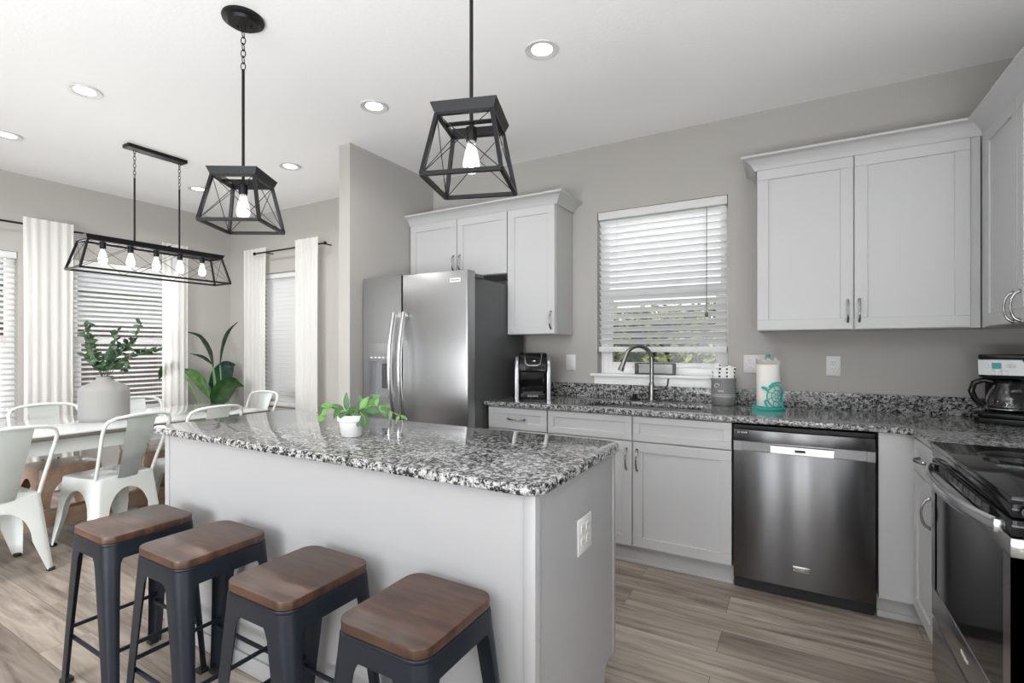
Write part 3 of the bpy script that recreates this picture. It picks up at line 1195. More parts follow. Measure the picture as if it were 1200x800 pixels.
def outlet(label, M, wide=1, kind='duplex'):
    """wall plate with sockets; M: local x right, y up, z outwards"""
    t = thing('wall_outlet', label, 'outlet', M @ Vector((0, 0, 0)))
    w = 0.035 * wide if wide == 1 else 0.060
    bm = B()
    add_box(bm, -w, w, -0.058, 0.058, 0.0005, 0.006, 0.002, 2, M)
    obj('cover_plate', bm, M_white, t)
    for cx in ([0] if wide == 1 else [-0.023, 0.023]):
        for cy in (0.02, -0.02):
            bm = B()
            add_prism(bm, rrect(cx - 0.016, cx + 0.016, cy - 0.014, cy + 0.014, 0.008, 4), 0.005, 0.0085, 0.001, 1, M)
            s = obj('socket', bm, M_white, t)
            if kind == 'duplex':
                bm = B()
                add_box(bm, cx - 0.007, cx - 0.005, cy - 0.001, cy + 0.008, 0.008, 0.0088, 0, 1, M)
                add_box(bm, cx + 0.005, cx + 0.007, cy - 0.001, cy + 0.007, 0.008, 0.0088, 0, 1, M)
                add_tube(bm, [M @ Vector((cx, cy - 0.007, 0.008)), M @ Vector((cx, cy - 0.007, 0.0088))], 0.002, 8)
                obj('slot', bm, M_slot, s)
    return t


def switch(label, M):
    t = thing('light_switch', label, 'switch', M @ Vector((0, 0, 0)))
    bm = B()
    add_box(bm, -0.038, 0.038, -0.058, 0.058, 0.0005, 0.006, 0.002, 2, M)
    obj('cover_plate', bm, M_white, t)
    for cy in (0.018, -0.018):
        bm = B()
        add_box(bm, -0.017, 0.017, cy - 0.017, cy + 0.017, 0.005, 0.009, 0.002, 2, M)
        obj('rocker', bm, M_white, t)
    return t


WB = lambda x, z: face_M((x, YB, z), (1, 0, 0), (0, -1, 0))
switch('white switch plate on the wall between coffee maker and window', WB(-1.173, 1.165))
outlet('white outlet plate on the back wall behind the paper towel roll', WB(0.066, 1.172), 2)
outlet('white outlet plate on the back wall above the right counter', WB(0.482, 1.167))
outlet('wide white outlet plate on the end panel of the island', face_M((IX1, -1.972, 0.668), (0, 1, 0), (1, 0, 0)), 2)

# ------------------------------------------------------------------ faucet, sill box and things on the counter
fc = thing('faucet', 'brushed nickel gooseneck pull-down faucet behind the sink', 'faucet', (-0.540, -0.130, CT1))
bm = lathe([(0, 0), (0.030, 0), (0.030, 0.006), (0.024, 0.012), (0.021, 0.06), (0.021, 0.10), (0.017, 0.125), (0.013, 0.13), (0, 0.13)], (-0.540, -0.130, CT1), 24)
obj('faucet_body', bm, M_nickel, fc)
fd = Vector((-0.72, -0.69, 0)).normalized()
pts = [Vector((-0.540, -0.130, CT1 + 0.12)), Vector((-0.540, -0.130, CT1 + 0.20)), Vector((-0.540, -0.130, CT1 + 0.27))]
R_ = 0.098
ctr = Vector((-0.540, -0.130, CT1 + 0.275)) + fd * R_
for k in range(1, 13):
    a = PI - k * (PI * 0.92) / 12
    pts.append(ctr + fd * (R_ * math.cos(a)) + Vector((0, 0, R_ * math.sin(a))))
obj('spout', tube(pts, 0.0138, 14), M_nickel, fc)
e = pts[-1]
dirv = (pts[-1] - pts[-2]).normalized()
obj('spray_head', tube([e - dirv * 0.005, e + dirv * 0.012, e + dirv * 0.06, e + dirv * 0.095], 0.015, 14, rr=[0.0145, 0.0150, 0.0165, 0.0205]), M_nickel, fc)
bm = B()
hb = Vector((-0.540, -0.130, CT1 + 0.085))
hd_ = Vector((0.95, -0.30, 0)).normalized()
add_tube(bm, [hb + hd_ * 0.015, hb + hd_ * 0.05], 0.013, 12)
add_tube(bm, [hb + hd_ * 0.045, hb + hd_ * 0.085 + Vector((0, 0, 0.006)), hb + hd_ * 0.115 + Vector((0, 0, 0.03)), hb + hd_ * 0.122 + Vector((0, 0, 0.075))], 0.007, 10, rr=[0.011, 0.0075, 0.006, 0.007])
obj('lever_handle', bm, M_nickel, fc)

bm = lathe([(0, 0), (0.036, 0), (0.036, 0.006), (0.022, 0.016), (0.016, 0.020), (0.014, 0.032), (0.017, 0.038), (0.012, 0.044), (0, 0.045)], (-0.665, -0.090, CT1), 20)
tag(obj('sink_stopper', bm, M_black), 'small black rubber sink stopper on the counter left of the faucet', 'stopper')

# clear box on the sill
gb = thing('glass_box', 'small clear glass box with dark metal edges on the window sill', 'box', (-0.545, 0.005, 1.088))
gx0, gx1, gy0, gy1, gz0, gz1 = -0.680, -0.425, -0.025, 0.055, 1.0895, 1.168
bm = B()
for (a, b_) in (((gx0, gy0), (gx1, gy0)), ((gx0, gy1), (gx1, gy1)), ((gx0, gy0), (gx0, gy1)), ((gx1, gy0), (gx1, gy1))):
    for z in (gz0 + 0.003, gz1 - 0.003):
        add_bar(bm, (*a, z), (*b_, z), 0.006)
for x in (gx0, gx1):
    for y in (gy0, gy1):
        add_bar(bm, (x, y, gz0), (x, y, gz1), 0.006)
obj('edge_frame', bm, M_greyside, gb)
bm = B()
add_box(bm, gx0, gx1, gy0 - 0.001, gy0 + 0.001, gz0 + 0.004, gz1 - 0.004)
add_box(bm, gx0, gx1, gy1 - 0.001, gy1 + 0.001, gz0 + 0.004, gz1 - 0.004)
add_box(bm, gx0 - 0.001, gx0 + 0.001, gy0, gy1, gz0 + 0.004, gz1 - 0.004)
add_box(bm, gx1 - 0.001, gx1 + 0.001, gy0, gy1, gz0 + 0.004, gz1 - 0.004)
obj('glass_side', bm, M_glass, gb)

# stoneware crock with a folded towel in it
cc = (-0.100, -0.118, CT1)
ck = thing('utensil_crock', 'grey stoneware crock on the counter beside the paper towels', 'crock', cc)
bm = lathe([(0, 0.001), (0.058, 0.001), (0.068, 0.012), (0.071, 0.05), (0.071, 0.150), (0.073, 0.156), (0.073, 0.170), (0.069, 0.172), (0.065, 0.168), (0.065, 0.02), (0, 0.018)], cc, 36)
obj('jar', bm, M_crock, ck)
bm = B()
for z in (0.060, 0.070):
    add_tube(bm, [(cc[0] + 0.0712 * math.cos(2 * PI * k / 40), cc[1] + 0.0712 * math.sin(2 * PI * k / 40), CT1 + z) for k in range(40)], 0.0011, 5, closed=True)
# curl ornament and a short scribbled word pressed on the side facing the room
fa = math.atan2(-0.86, -0.35)


def on_crock(s, z, r=0.0718):
    a = fa + s / 0.071
    return (cc[0] + r * math.cos(a), cc[1] + r * math.sin(a), CT1 + z)


add_tube(bm, [on_crock(-0.006 + 0.018 * math.cos(t) * (1 - t / 9), 0.125 + 0.018 * math.sin(t) * (1 - t / 9)) for t in [k * 0.4 for k in range(15)]], 0.0016, 5)
add_tube(bm, [on_crock(0.004 + 0.0022 * k, 0.094 + 0.009 * math.sin(k * 1.9) * (0.6 + 0.4 * math.cos(k))) for k in range(15)], 0.0014, 5)
obj('ornament', bm, M_lettering, ck, label='pale curl and script ornament')
M_check = pmat('dotted_cloth', (0.8, 0.79, 0.77), 0.9)
nt, N, L, b_ = nodes_of(M_check)
v = coords(nt, (1, 1, 1))
sx = N.new('ShaderNodeSeparateXYZ')
L.new(v, sx.inputs[0])


def wavemask(src, freq, lo):
    m1 = N.new('ShaderNodeMath'); m1.operation = 'MULTIPLY'; m1.inputs[1].default_value = freq
    L.new(src, m1.inputs[0])
    m2 = N.new('ShaderNodeMath'); m2.operation = 'FRACT'
    L.new(m1.outputs[0], m2.inputs[0])
    m3 = N.new('ShaderNodeMath'); m3.operation = 'LESS_THAN'; m3.inputs[1].default_value = lo
    L.new(m2.outputs[0], m3.inputs[0])
    return m3.outputs[0]


mm = N.new('ShaderNodeMath'); mm.operation = 'MULTIPLY'
L.new(wavemask(sx.outputs['X'], 24, 0.26), mm.inputs[0])
L.new(wavemask(sx.outputs['Z'], 44, 0.5), mm.inputs[1])
mixc = N.new('ShaderNodeMix'); mixc.data_type = 'RGBA'
mixc.inputs['A'].default_value = (0.78, 0.77, 0.75, 1)
mixc.inputs['B'].default_value = (0.015, 0.015, 0.015, 1)
L.new(mm.outputs[0], mixc.inputs['Factor'])
L.new(mixc.outputs['Result'], b_.inputs['Base Color'])
tw = B()
for layer, (dy, top, lean) in enumerate(((-0.020, 0.232, -0.01), (0.0, 0.246, 0.006), (0.022, 0.238, 0.016))):
    nx, nz = 12, 6
    grid = []
    for i in range(nx + 1):
        col = []
        for j in range(nz + 1):
            t, w_ = -1 + 2 * i / nx, j / nz
            x = cc[0] + t * 0.048 * (0.9 + 0.22 * w_) + lean * w_
            y = cc[1] + dy + 0.006 * math.sin(3 * t + layer * 2)
            z = CT1 + 0.05 + w_ * (top - 0.05 - 0.012 * t * (1 if layer % 2 else -1) - 0.01 * math.cos(5 * t + layer))
            col.append((x, y, z))
        grid.append(col)
    fr_ = [[tw.verts.new((p[0], p[1] - 0.004, p[2])) for p in c] for c in grid]
    bk_ = [[tw.verts.new((p[0], p[1] + 0.004, p[2])) for p in c] for c in grid]
    for i in range(nx):
        for j in range(nz):
            tw.faces.new((fr_[i][j], fr_[i + 1][j], fr_[i + 1][j + 1], fr_[i][j + 1]))
            tw.faces.new((bk_[i][j], bk_[i][j + 1], bk_[i + 1][j + 1], bk_[i + 1][j]))
        tw.faces.new((fr_[i][nz], fr_[i + 1][nz], bk_[i + 1][nz], bk_[i][nz]))
        tw.faces.new((fr_[i + 1][0], fr_[i][0], bk_[i][0], bk_[i + 1][0]))
    for j in range(nz):
        tw.faces.new((fr_[0][j], fr_[0][j + 1], bk_[0][j + 1], bk_[0][j]))
        tw.faces.new((fr_[nx][j + 1], fr_[nx][j], bk_[nx][j], bk_[nx][j + 1]))
tag(obj('dish_towel', tw, M_check), 'folded white dish towel with black dots standing in the grey crock', 'towel')

# paper towel holder with a turtle, and its roll
pc = (0.152, -0.178, CT1)
ph = thing('paper_towel_holder', 'teal metal paper towel holder with a turtle on its front', 'holder', pc)
bm = lathe([(0, 0.0005), (0.088, 0.0005), (0.090, 0.004), (0.090, 0.011), (0.086, 0.015), (0, 0.015)], pc, 40)
obj('base_plate', bm, M_teal, ph)
bm = tube([(pc[0], pc[1], CT1 + 0.012), (pc[0], pc[1], CT1 + 0.315)], 0.005, 10)
add_lathe(bm, [(0, -0.009), (0.008, -0.006), (0.011, 0), (0.007, 0.007), (0, 0.009)], (pc[0], pc[1], CT1 + 0.318), 16)
obj('post', bm, M_teal, ph)
# turtle cut-out standing on the front of the plate, curved round the roll
ta = math.atan2(-3.34, 0.13) + 0.42
TR = 0.0765


def tur(s, z):
    a = ta + s / TR
    return (pc[0] + TR * math.cos(a), pc[1] + TR * math.sin(a), CT1 + 0.015 + z)


bm = B()
scx, scz, sw, sh = 0.012, 0.066, 0.052, 0.062
shell = [(scx + sw * math.cos(2 * PI * k / 36), scz + sh * math.sin(2 * PI * k / 36)) for k in range(36)]
add_tube(bm, [tur(*p) for p in shell], 0.0042, 8, closed=True)
inner = [(scx + sw * 0.55 * math.cos(2 * PI * k / 24), scz + sh * 0.55 * math.sin(2 * PI * k / 24)) for k in range(24)]
add_tube(bm, [tur(*p) for p in inner], 0.0026, 6, closed=True)
for k in range(8):
    a = 2 * PI * k / 8 + 0.2
    add_tube(bm, [tur(scx + sw * q * math.cos(a + (q - 0.55) * 0.5), scz + sh * q * math.sin(a + (q - 0.55) * 0.5)) for q in (0.55, 0.78, 1.0)], 0.0024, 6)
for k in range(6):
    a = 2 * PI * k / 6
    add_tube(bm, [tur(scx + sw * 0.18 * math.cos(a), scz + sh * 0.18 * math.sin(a)), tur(scx + sw * 0.55 * math.cos(a + 0.3), scz + sh * 0.55 * math.sin(a + 0.3))], 0.0022, 6)
add_tube(bm, [tur(scx + sw * 0.18 * math.cos(2 * PI * k / 12), scz + sh * 0.18 * math.sin(2 * PI * k / 12)) for k in range(12)], 0.0022, 6, closed=True)
# head and flippers
add_tube(bm, [tur(-0.036, 0.100), tur(-0.050, 0.112), tur(-0.064, 0.115), tur(-0.070, 0.112)], 0.006, 8, rr=[0.006, 0.008, 0.0085, 0.004])
add_tube(bm, [tur(-0.030, 0.118), tur(-0.012, 0.138), tur(0.018, 0.146), tur(0.040, 0.142)], 0.005, 8, rr=[0.006, 0.007, 0.005, 0.002])
add_tube(bm, [tur(-0.034, 0.050), tur(-0.050, 0.036), tur(-0.046, 0.016), tur(-0.034, 0.000)], 0.005, 8, rr=[0.005, 0.006, 0.005, 0.003])
add_tube(bm, [tur(0.054, 0.036), tur(0.066, 0.022), tur(0.064, 0.000)], 0.004, 8)
obj('turtle_ornament', bm, M_teal, ph)
bm = B()
prof = [(0.018, 0.018), (0.062, 0.018), (0.064, 0.022), (0.064, 0.283), (0.062, 0.287), (0.018, 0.287)]
add_lathe(bm, prof + [prof[0]], pc, 40)
# loose torn sheet at the top
t_ = B()
rows = []
for i in range(14):
    a = -2.9 + i * 0.16
    rows.append([(pc[0] + r_ * math.cos(a), pc[1] + r_ * math.sin(a), CT1 + 0.262 + h_ + 0.012 * math.sin(i * 1.7) * (h_ > 0.02)) for r_, h_ in ((0.0645, 0.0), (0.067, 0.014), (0.068, 0.032))])
vs = [[t_.verts.new(p) for p in r] for r in rows]
for i in range(13):
    for j in range(2):
        t_.faces.new((vs[i][j], vs[i + 1][j], vs[i + 1][j + 1], vs[i][j + 1]))
bmesh.ops.solidify(t_, geom=t_.faces[:], thickness=0.0015)
merge(bm, t_)
tag(obj('paper_towel_roll', bm, M_paper), 'white paper towel roll standing on the teal turtle holder', 'paper towels')

# single-serve coffee maker beside the fridge
kc = Vector((-1.352, -0.285, CT1))
km = thing('single_serve_coffee_maker', 'black single-serve coffee maker with silver side strips beside the refrigerator', 'coffee maker', kc, 0.46)


def kobj(name, bm, mat, parent, label=None):
    return obj(name, bm, mat, parent, world=False, label=label)


bm = B()
# back housing, base and overhanging brew head (front is -y)
add_prism(bm, rrect(-0.108, 0.108, -0.02, 0.14, 0.03), 0.0, 0.300, 0.01, 3)
add_prism(bm, rrect(-0.098, 0.098, -0.135, 0.05, 0.025), 0.0, 0.045, 0.006, 2)
hp = [(-0.145, 0.190), (-0.150, 0.235), (-0.135, 0.280), (-0.08, 0.318), (0.03, 0.328), (0.10, 0.315), (0.12, 0.19)]
add_prism(bm, hp, -0.100, 0.100, 0.012, 3, Matrix(((0, 0, 1, 0), (1, 0, 0, 0), (0, 1, 0, 0), (0, 0, 0, 1))))
kbody = kobj('housing', bm, M_black, km)
for s in (-1, 1):
    bm = B()
    pr = [(-0.125, 0.0), (-0.08, 0.0), (-0.082, 0.15), (-0.07, 0.24), (-0.05, 0.30), (-0.085, 0.292), (-0.118, 0.255), (-0.128, 0.19)]
    add_prism(bm, pr, s * 0.100 - 0.013, s * 0.100 + 0.013, 0.004, 2, Matrix(((0, 0, 1, s * 0.012), (1, 0, 0, 0), (0, 1, 0, 0), (0, 0, 0, 1))))
    kobj('side_strip', bm, M_silverp, km, label='silver side strip')
bm = B()
add_tube(bm, [(-0.062, -0.085, 0.322), (-0.058, -0.125, 0.290), (-0.050, -0.150, 0.248), (-0.03, -0.158, 0.236), (0.03, -0.158, 0.236), (0.050, -0.150, 0.248), (0.058, -0.125, 0.290), (0.062, -0.085, 0.322)], 0.007, 8)
kobj('lid_handle', bm, M_chrome, km)
bm = B()
add_box(bm, -0.070, 0.070, -0.137, -0.134, 0.018, 0.030)
kobj('drip_tray', prism(rrect(-0.07, 0.07, -0.13, -0.03, 0.02), 0.045, 0.050, 0.001, 1), M_greyside, km)
bm.free()
kobj('lettering', text_bm('KEURIG', 0.018, 0.0006, face_M((0, -0.1355, 0.024), (1, 0, 0), (0, -1, 0)), 1.25), M_lettering, km)

# drip coffee maker in the corner
dcx = Vector((1.176, -0.225, CT1))
dm = thing('drip_coffee_maker', 'black drip coffee maker with steel control panel and glass carafe in the corner', 'coffee maker', dcx, -0.36)
bm = B()
add_prism(bm, rrect(-0.118, 0.118, -0.125, 0.13, 0.05), 0.0, 0.028, 0.004, 2)
add_prism(bm, rrect(-0.105, 0.108, -0.112, 0.12, 0.045), 0.028, 0.050, 0.006, 2)
add_prism(bm, rrect(-0.095, 0.105, 0.045, 0.13, 0.02), 0.03, 0.315, 0.004, 2)
add_prism(bm, rrect(-0.100, 0.105, -0.105, 0.13, 0.035), 0.220, 0.312, 0.004, 2)
add_prism(bm, rrect(-0.103, 0.108, -0.108, 0.13, 0.035), 0.308, 0.330, 0.006, 2)
obj('housing', bm, M_black, dm, world=False)
bm = B()
add_prism(bm, [(-0.100, 0.0), (0.070, 0.0), (0.060, 0.045), (0.044, 0.072), (-0.103, 0.072)], 0, 0.004, 0, M=face_M((0.004, -0.1045, 0.232), (1, 0, 0), (0, -1, 0)))
pn = obj('control_panel', bm, pmat('dull_steel', (0.30, 0.30, 0.30), 0.3, metal=1.0), dm, world=False)
obj('display', box(-0.050, -0.018, -0.111, -0.108, 0.262, 0.290), M_screen, pn, world=False)
bm = B()
for cx, cz in ((-0.068, 0.276), (0.005, 0.276), (0.022, 0.276), (-0.045, 0.246), (-0.022, 0.246), (0.0, 0.246)):
    add_prism(bm, rrect(cx - 0.007, cx + 0.007, cz - 0.009, cz + 0.009, 0.004, 3), 0, 0.003, 0, M=face_M((0, -0.1085, 0), (1, 0, 0), (0, -1, 0)))
obj('button', bm, M_white, pn, world=False)
cf = B()
add_lathe(cf, [(0.0, 0.053), (0.070, 0.053), (0.078, 0.062), (0.082, 0.090), (0.079, 0.125), (0.066, 0.160), (0.052, 0.182), (0.050, 0.196),
               (0.048, 0.196), (0.050, 0.181), (0.064, 0.159), (0.077, 0.125), (0.080, 0.090), (0.076, 0.064), (0.069, 0.055), (0, 0.055)], (0, -0.035, 0), 36)
cara = obj('carafe', cf, M_clear, dm, world=False)
bm = B()
add_lathe(bm, [(0.0, 0.193), (0.054, 0.193), (0.056, 0.205), (0.030, 0.214), (0, 0.214)], (0, -0.035, 0), 28)
obj('lid', bm, M_black, cara, world=False)
bm = B()
add_tube(bm, [(-0.048, -0.045, 0.196), (-0.085, -0.055, 0.205), (-0.118, -0.062, 0.190), (-0.128, -0.064, 0.150), (-0.115, -0.060, 0.110), (-0.082, -0.052, 0.082)], 0.010, 10, squash=(1.3, 0.8))
obj('carafe_handle', bm, M_black, cara, world=False)
bm = B()
add_tube(bm, [(0.0805 * math.cos(2 * PI * k / 36), -0.035 + 0.0805 * math.sin(2 * PI * k / 36), 0.072) for k in range(36)], 0.003, 6, closed=True)
obj('carafe_band', bm, M_steel, cara, world=False)
bm = lathe([(0.0, 0.050), (0.078, 0.050), (0.078, 0.0525), (0, 0.0525)], (0, -0.035, 0), 28)
obj('hot_plate', bm, M_blackm, dm, world=False)


# ------------------------------------------------------------------ bar stools
def corner_leg(top, foot, z1, widths, thick=0.003, r=0.02, sx=1, sy=1, levels=None):
    """a pressed-metal corner leg: rounded L section whose arms are widths(z) long; top/foot = |x|,|y| of the corner"""
    bm = B()
    rings = []
    for z in levels:
        t = 1 - z / z1
        cx = top[0] + (foot[0] - top[0]) * t
        cy = top[1] + (foot[1] - top[1]) * t
        wa, wb = widths(z, cx, cy)
        rr_ = min(r, wa * 0.8, wb * 0.8)
        path = [(cx - wa, cy)]
        for k in range(6):
            a = PI / 2 - k * (PI / 2) / 5
            path.append((cx - rr_ + rr_ * math.cos(a), cy - rr_ + rr_ * math.sin(a)))
        path.append((cx, cy - wb))
        inner = [(cx - wa, cy - thick)]
        ri = max(rr_ - thick, 0.001)
        for k in range(6):
            a = PI / 2 - k * (PI / 2) / 5
            inner.append((cx - rr_ + ri * math.cos(a), cy - rr_ + ri * math.sin(a)))
        inner.append((cx - thick, cy - wb))
        rings.append([bm.verts.new((sx * x, sy * y, z)) for x, y in path + inner[::-1]])
    n = len(rings[0])
    for a, b_ in zip(rings[:-1], rings[1:]):
        for k in range(n):
            bm.faces.new((a[k], a[(k + 1) % n], b_[(k + 1) % n], b_[k]))
    bm.faces.new(rings[0])
    bm.faces.new(list(reversed(rings[-1])))
    return bm


def make_stool(label, loc):
    t = thing('bar_stool', label, 'stool', loc, 0, 'bar stools along the island')
    sx_, sy_ = 0.140, 0.155
    obj('seat', prism(rrect(-sx_, sx_, -sy_, sy_, 0.045, 8), 0.585, 0.610, 0.0022, 2), M_walnut, t, world=False)
    bm = B()
    add_prism(bm, rrect(-sx_ - 0.001, sx_ + 0.001, -sy_ - 0.001, sy_ + 0.001, 0.045, 8), 0.574, 0.5845, 0.003, 2)
    obj('seat_frame', bm, M_stool, t, world=False)
    top = (sx_ + 0.001, sy_ + 0.001)
    foot = (0.210, 0.166)

    def widths(z, cx, cy):
        if z > 0.528:
            return cx, cy
        q = z / 0.528
        return 0.052 + 0.032 * q ** 1.3 + 0.010 * max(0, q - 0.96) / 0.04, 0.030 + 0.018 * q ** 1.5 + 0.008 * max(0, q - 0.97) / 0.03
    lv = [0.012, 0.06, 0.12, 0.2, 0.28, 0.36, 0.44, 0.48, 0.50, 0.515, 0.5279, 0.5282, 0.55, 0.576]
    for sx in (-1, 1):
        for sy in (-1, 1):
            leg = obj('leg', corner_leg(top, foot, 0.578, widths, 0.003, 0.040, sx, sy, lv), M_stool, t, world=False)
            bm = B()
            add_prism(bm, rrect(-0.019, 0.019, -0.019, 0.019, 0.006, 3), 0.0, 0.016, 0.002, 1, Matrix.Translation((sx * 0.192, sy * 0.148, 0)))
            obj('rubber_foot', bm, M_blackm, leg, world=False)

    def at(z):
        k = 1 - z / 0.578
        return top[0] + (foot[0] - top[0]) * k - 0.012, top[1] + (foot[1] - top[1]) * k - 0.012
    for z, ax in ((0.185, 'x'), (0.215, 'y')):
        cx, cy = at(z)
        for s in (-1, 1):
            if ax == 'x':
                pts = [(-cx, s * cy, z), (-cx + 0.02, s * (cy - 0.006), z), (cx - 0.02, s * (cy - 0.006), z), (cx, s * cy, z)]
            else:
                pts = [(s * cx, -cy, z), (s * (cx - 0.006), -cy + 0.02, z), (s * (cx - 0.006), cy - 0.02, z), (s * cx, cy, z)]
            bm = tube(pts, 0.0075, 10)
            obj('footrest', bm, M_stool, t, world=False)
    return t


st0 = make_stool('bar stool nearest the camera, at the right end of the row', (-0.557, -2.516, 0))
copy_tree(st0, None, (-0.995, -2.535, 0), 0, 'second bar stool from the right end of the island row')
copy_tree(st0, None, (-1.494, -2.542, 0), 0, 'third bar stool from the right end of the island row')
copy_tree(st0, None, (-1.925, -2.567, 0), 0, 'bar stool at the far left end of the row, nearest the dining table')

# ------------------------------------------------------------------ dining table and chairs
TX0, TX1, TY0, TY1 = -4.44, -3.49, -2.80, -0.91
TXC = (TX0 + TX1) / 2
dt = thing('dining_table', 'long dining table with glossy top and wood edge by the windows', 'table', ((TX0 + TX1) / 2, (TY0 + TY1) / 2, 0))
obj('tabletop', box(TX0, TX1, TY0, TY1, 0.728, 0.752, 0.003), M_greywood, dt, label='grey-brown wood tabletop edge')
obj('glass_top', box(TX0 + 0.004, TX1 - 0.004, TY0 + 0.004, TY1 - 0.004, 0.752, 0.760, 0.001), M_tabletop, dt, label='glossy glass sheet covering the table')
bm = B()
add_box(bm, TX0 + 0.10, TX1 - 0.10, TY0 + 0.12, TY0 + 0.14, 0.63, 0.728)
add_box(bm, TX0 + 0.10, TX1 - 0.10, TY1 - 0.14, TY1 - 0.12, 0.63, 0.728)
add_box(bm, TX0 + 0.10, TX0 + 0.12, TY0 + 0.14, TY1 - 0.14, 0.63, 0.728)
add_box(bm, TX1 - 0.12, TX1 - 0.10, TY0 + 0.14, TY1 - 0.14, 0.63, 0.728)
obj('apron', bm, M_chair, dt)
TXC = (TX0 + TX1) / 2
for y in (TY0 + 0.17, TY1 - 0.17):
    bm = B()
    add_box(bm, TXC - 0.30, TXC + 0.30, y - 0.045, y + 0.045, 0.0, 0.09, 0.004)
    add_box(bm, TXC - 0.05, TXC + 0.05, y - 0.05, y + 0.05, 0.09, 0.66, 0.004)
    add_box(bm, TXC - 0.34, TXC + 0.34, y - 0.045, y + 0.045, 0.56, 0.63, 0.004)
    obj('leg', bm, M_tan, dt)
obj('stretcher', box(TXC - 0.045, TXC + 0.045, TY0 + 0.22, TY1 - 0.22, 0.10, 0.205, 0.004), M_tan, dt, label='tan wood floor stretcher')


def make_chair(label, seat_mat, leg_mat):
    """pressed-metal cafe chair, front towards local +y"""
    t = thing('dining_chair', label, 'chair', (0, 0, 0), 0, 'metal chairs around the dining table')
    hx, hy = 0.178, 0.178
    bm = B()
    out = rrect(-hx, hx, -hy, hy, 0.04, 6)
    add_prism(bm, out, 0.432, 0.450, 0.006, 2)
    obj('seat', bm, seat_mat, t, world=False)
    top = (hx + 0.001, hy + 0.001)
    foot = (0.222, 0.228)
    A0 = 0.126

    def widths(z, cx, cy):
        zt, zb = 0.372, 0.19
        if z >= zt:
            a = 0.0
        elif z > zb:
            a = A0 * math.sqrt(max(0, 1 - ((z - zb) / (zt - zb)) ** 2))
        else:
            a = A0 + (0.188 - A0) * (zb - z) / zb
        return cx - a, cy - a
    lv = [0.014, 0.05, 0.10, 0.15, 0.19, 0.23, 0.265, 0.295, 0.32, 0.338, 0.352, 0.362, 0.368, 0.3715, 0.3725, 0.40, 0.446]
    for sx in (-1, 1):
        for sy in (-1, 1):
            leg = obj('leg', corner_leg(top, foot, 0.446, widths, 0.003, 0.03, sx, sy, lv), leg_mat, t, world=False)
            bm = B()
            add_prism(bm, rrect(-0.017, 0.017, -0.017, 0.017, 0.006, 3), 0.0, 0.018, 0.002, 1, Matrix.Translation((sx * 0.205, sy * 0.211, 0)))
            obj('rubber_foot', bm, M_blackm, leg, world=False)
    # hooped back
    pts = []
    for s in (-1, 1):
        seg = [(0.172, -0.150, 0.425), (0.178, -0.178, 0.50), (0.190, -0.225, 0.62), (0.202, -0.268, 0.73), (0.204, -0.290, 0.785), (0.190, -0.303, 0.820), (0.150, -0.316, 0.838), (0.08, -0.328, 0.847), (0.0, -0.332, 0.850)]
        seg = [(s * x, y, z) for x, y, z in seg]
        if s == -1:
            pts = seg
        else:
            pts = pts[:-1] + seg[::-1]
    obj('back_hoop', tube(pts, 0.0105, 10), M_chair, t, world=False)
    bm = B()
    rows = []
    for j in range(9):
        w_ = j / 8
        z = 0.436 + w_ * 0.408
        y = -0.182 - 0.148 * w_ ** 0.9
        hw = 0.062 + 0.030 * w_
        rows.append([(q * hw, y - 0.010 * (1 - q * q), z) for q in (-1, -0.5, 0, 0.5, 1)])
    fr_ = [[bm.verts.new(p) for p in r] for r in rows]
    for a, b_ in zip(fr_[:-1], fr_[1:]):
        for k in range(4):
            bm.faces.new((a[k], a[k + 1], b_[k + 1], b_[k]))
    bmesh.ops.solidify(bm, geom=bm.faces[:], thickness=0.004)
    pl = obj('backrest', bm, M_chair, t, world=False)
    for s in (-1, 1):
        bm = B()
        add_lathe(bm, [(0, 0), (0.006, 0), (0.006, 0.003), (0, 0.005)], (0, 0, 0), 12, Matrix.Translation((s * 0.045, -0.188, 0.452)) @ Matrix.Rotation(PI / 2, 4, 'X'))
        obj('bolt', bm, M_greyside, pl, world=False)
    return t


ch = make_chair('white metal chair seen from behind at the left edge of the photo', M_chair, M_chair)
ch.location, ch.rotation_euler = (-3.60, -2.575, 0), (0, 0, PI / 2 + 0.06)
copy_tree(ch, None, (-3.655, -1.975, 0), PI / 2 + 0.17, 'white metal chair in the middle of the island side of the table, seen from behind')
copy_tree(ch, None, (-3.655, -1.445, 0), PI / 2 + 0.06, 'white metal chair on the island side of the table, partly hidden behind the island corner')
copy_tree(ch, None, (-4.16, -0.80, 0), PI + 0.05, 'white metal chair at the far end of the table before the blinds')
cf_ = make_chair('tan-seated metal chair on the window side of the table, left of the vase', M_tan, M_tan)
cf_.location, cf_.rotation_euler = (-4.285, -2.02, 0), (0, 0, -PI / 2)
copy_tree(cf_, None, (-4.285, -1.41, 0), -PI / 2 + 0.05, 'tan-seated metal chair on the window side of the table, right of the vase')


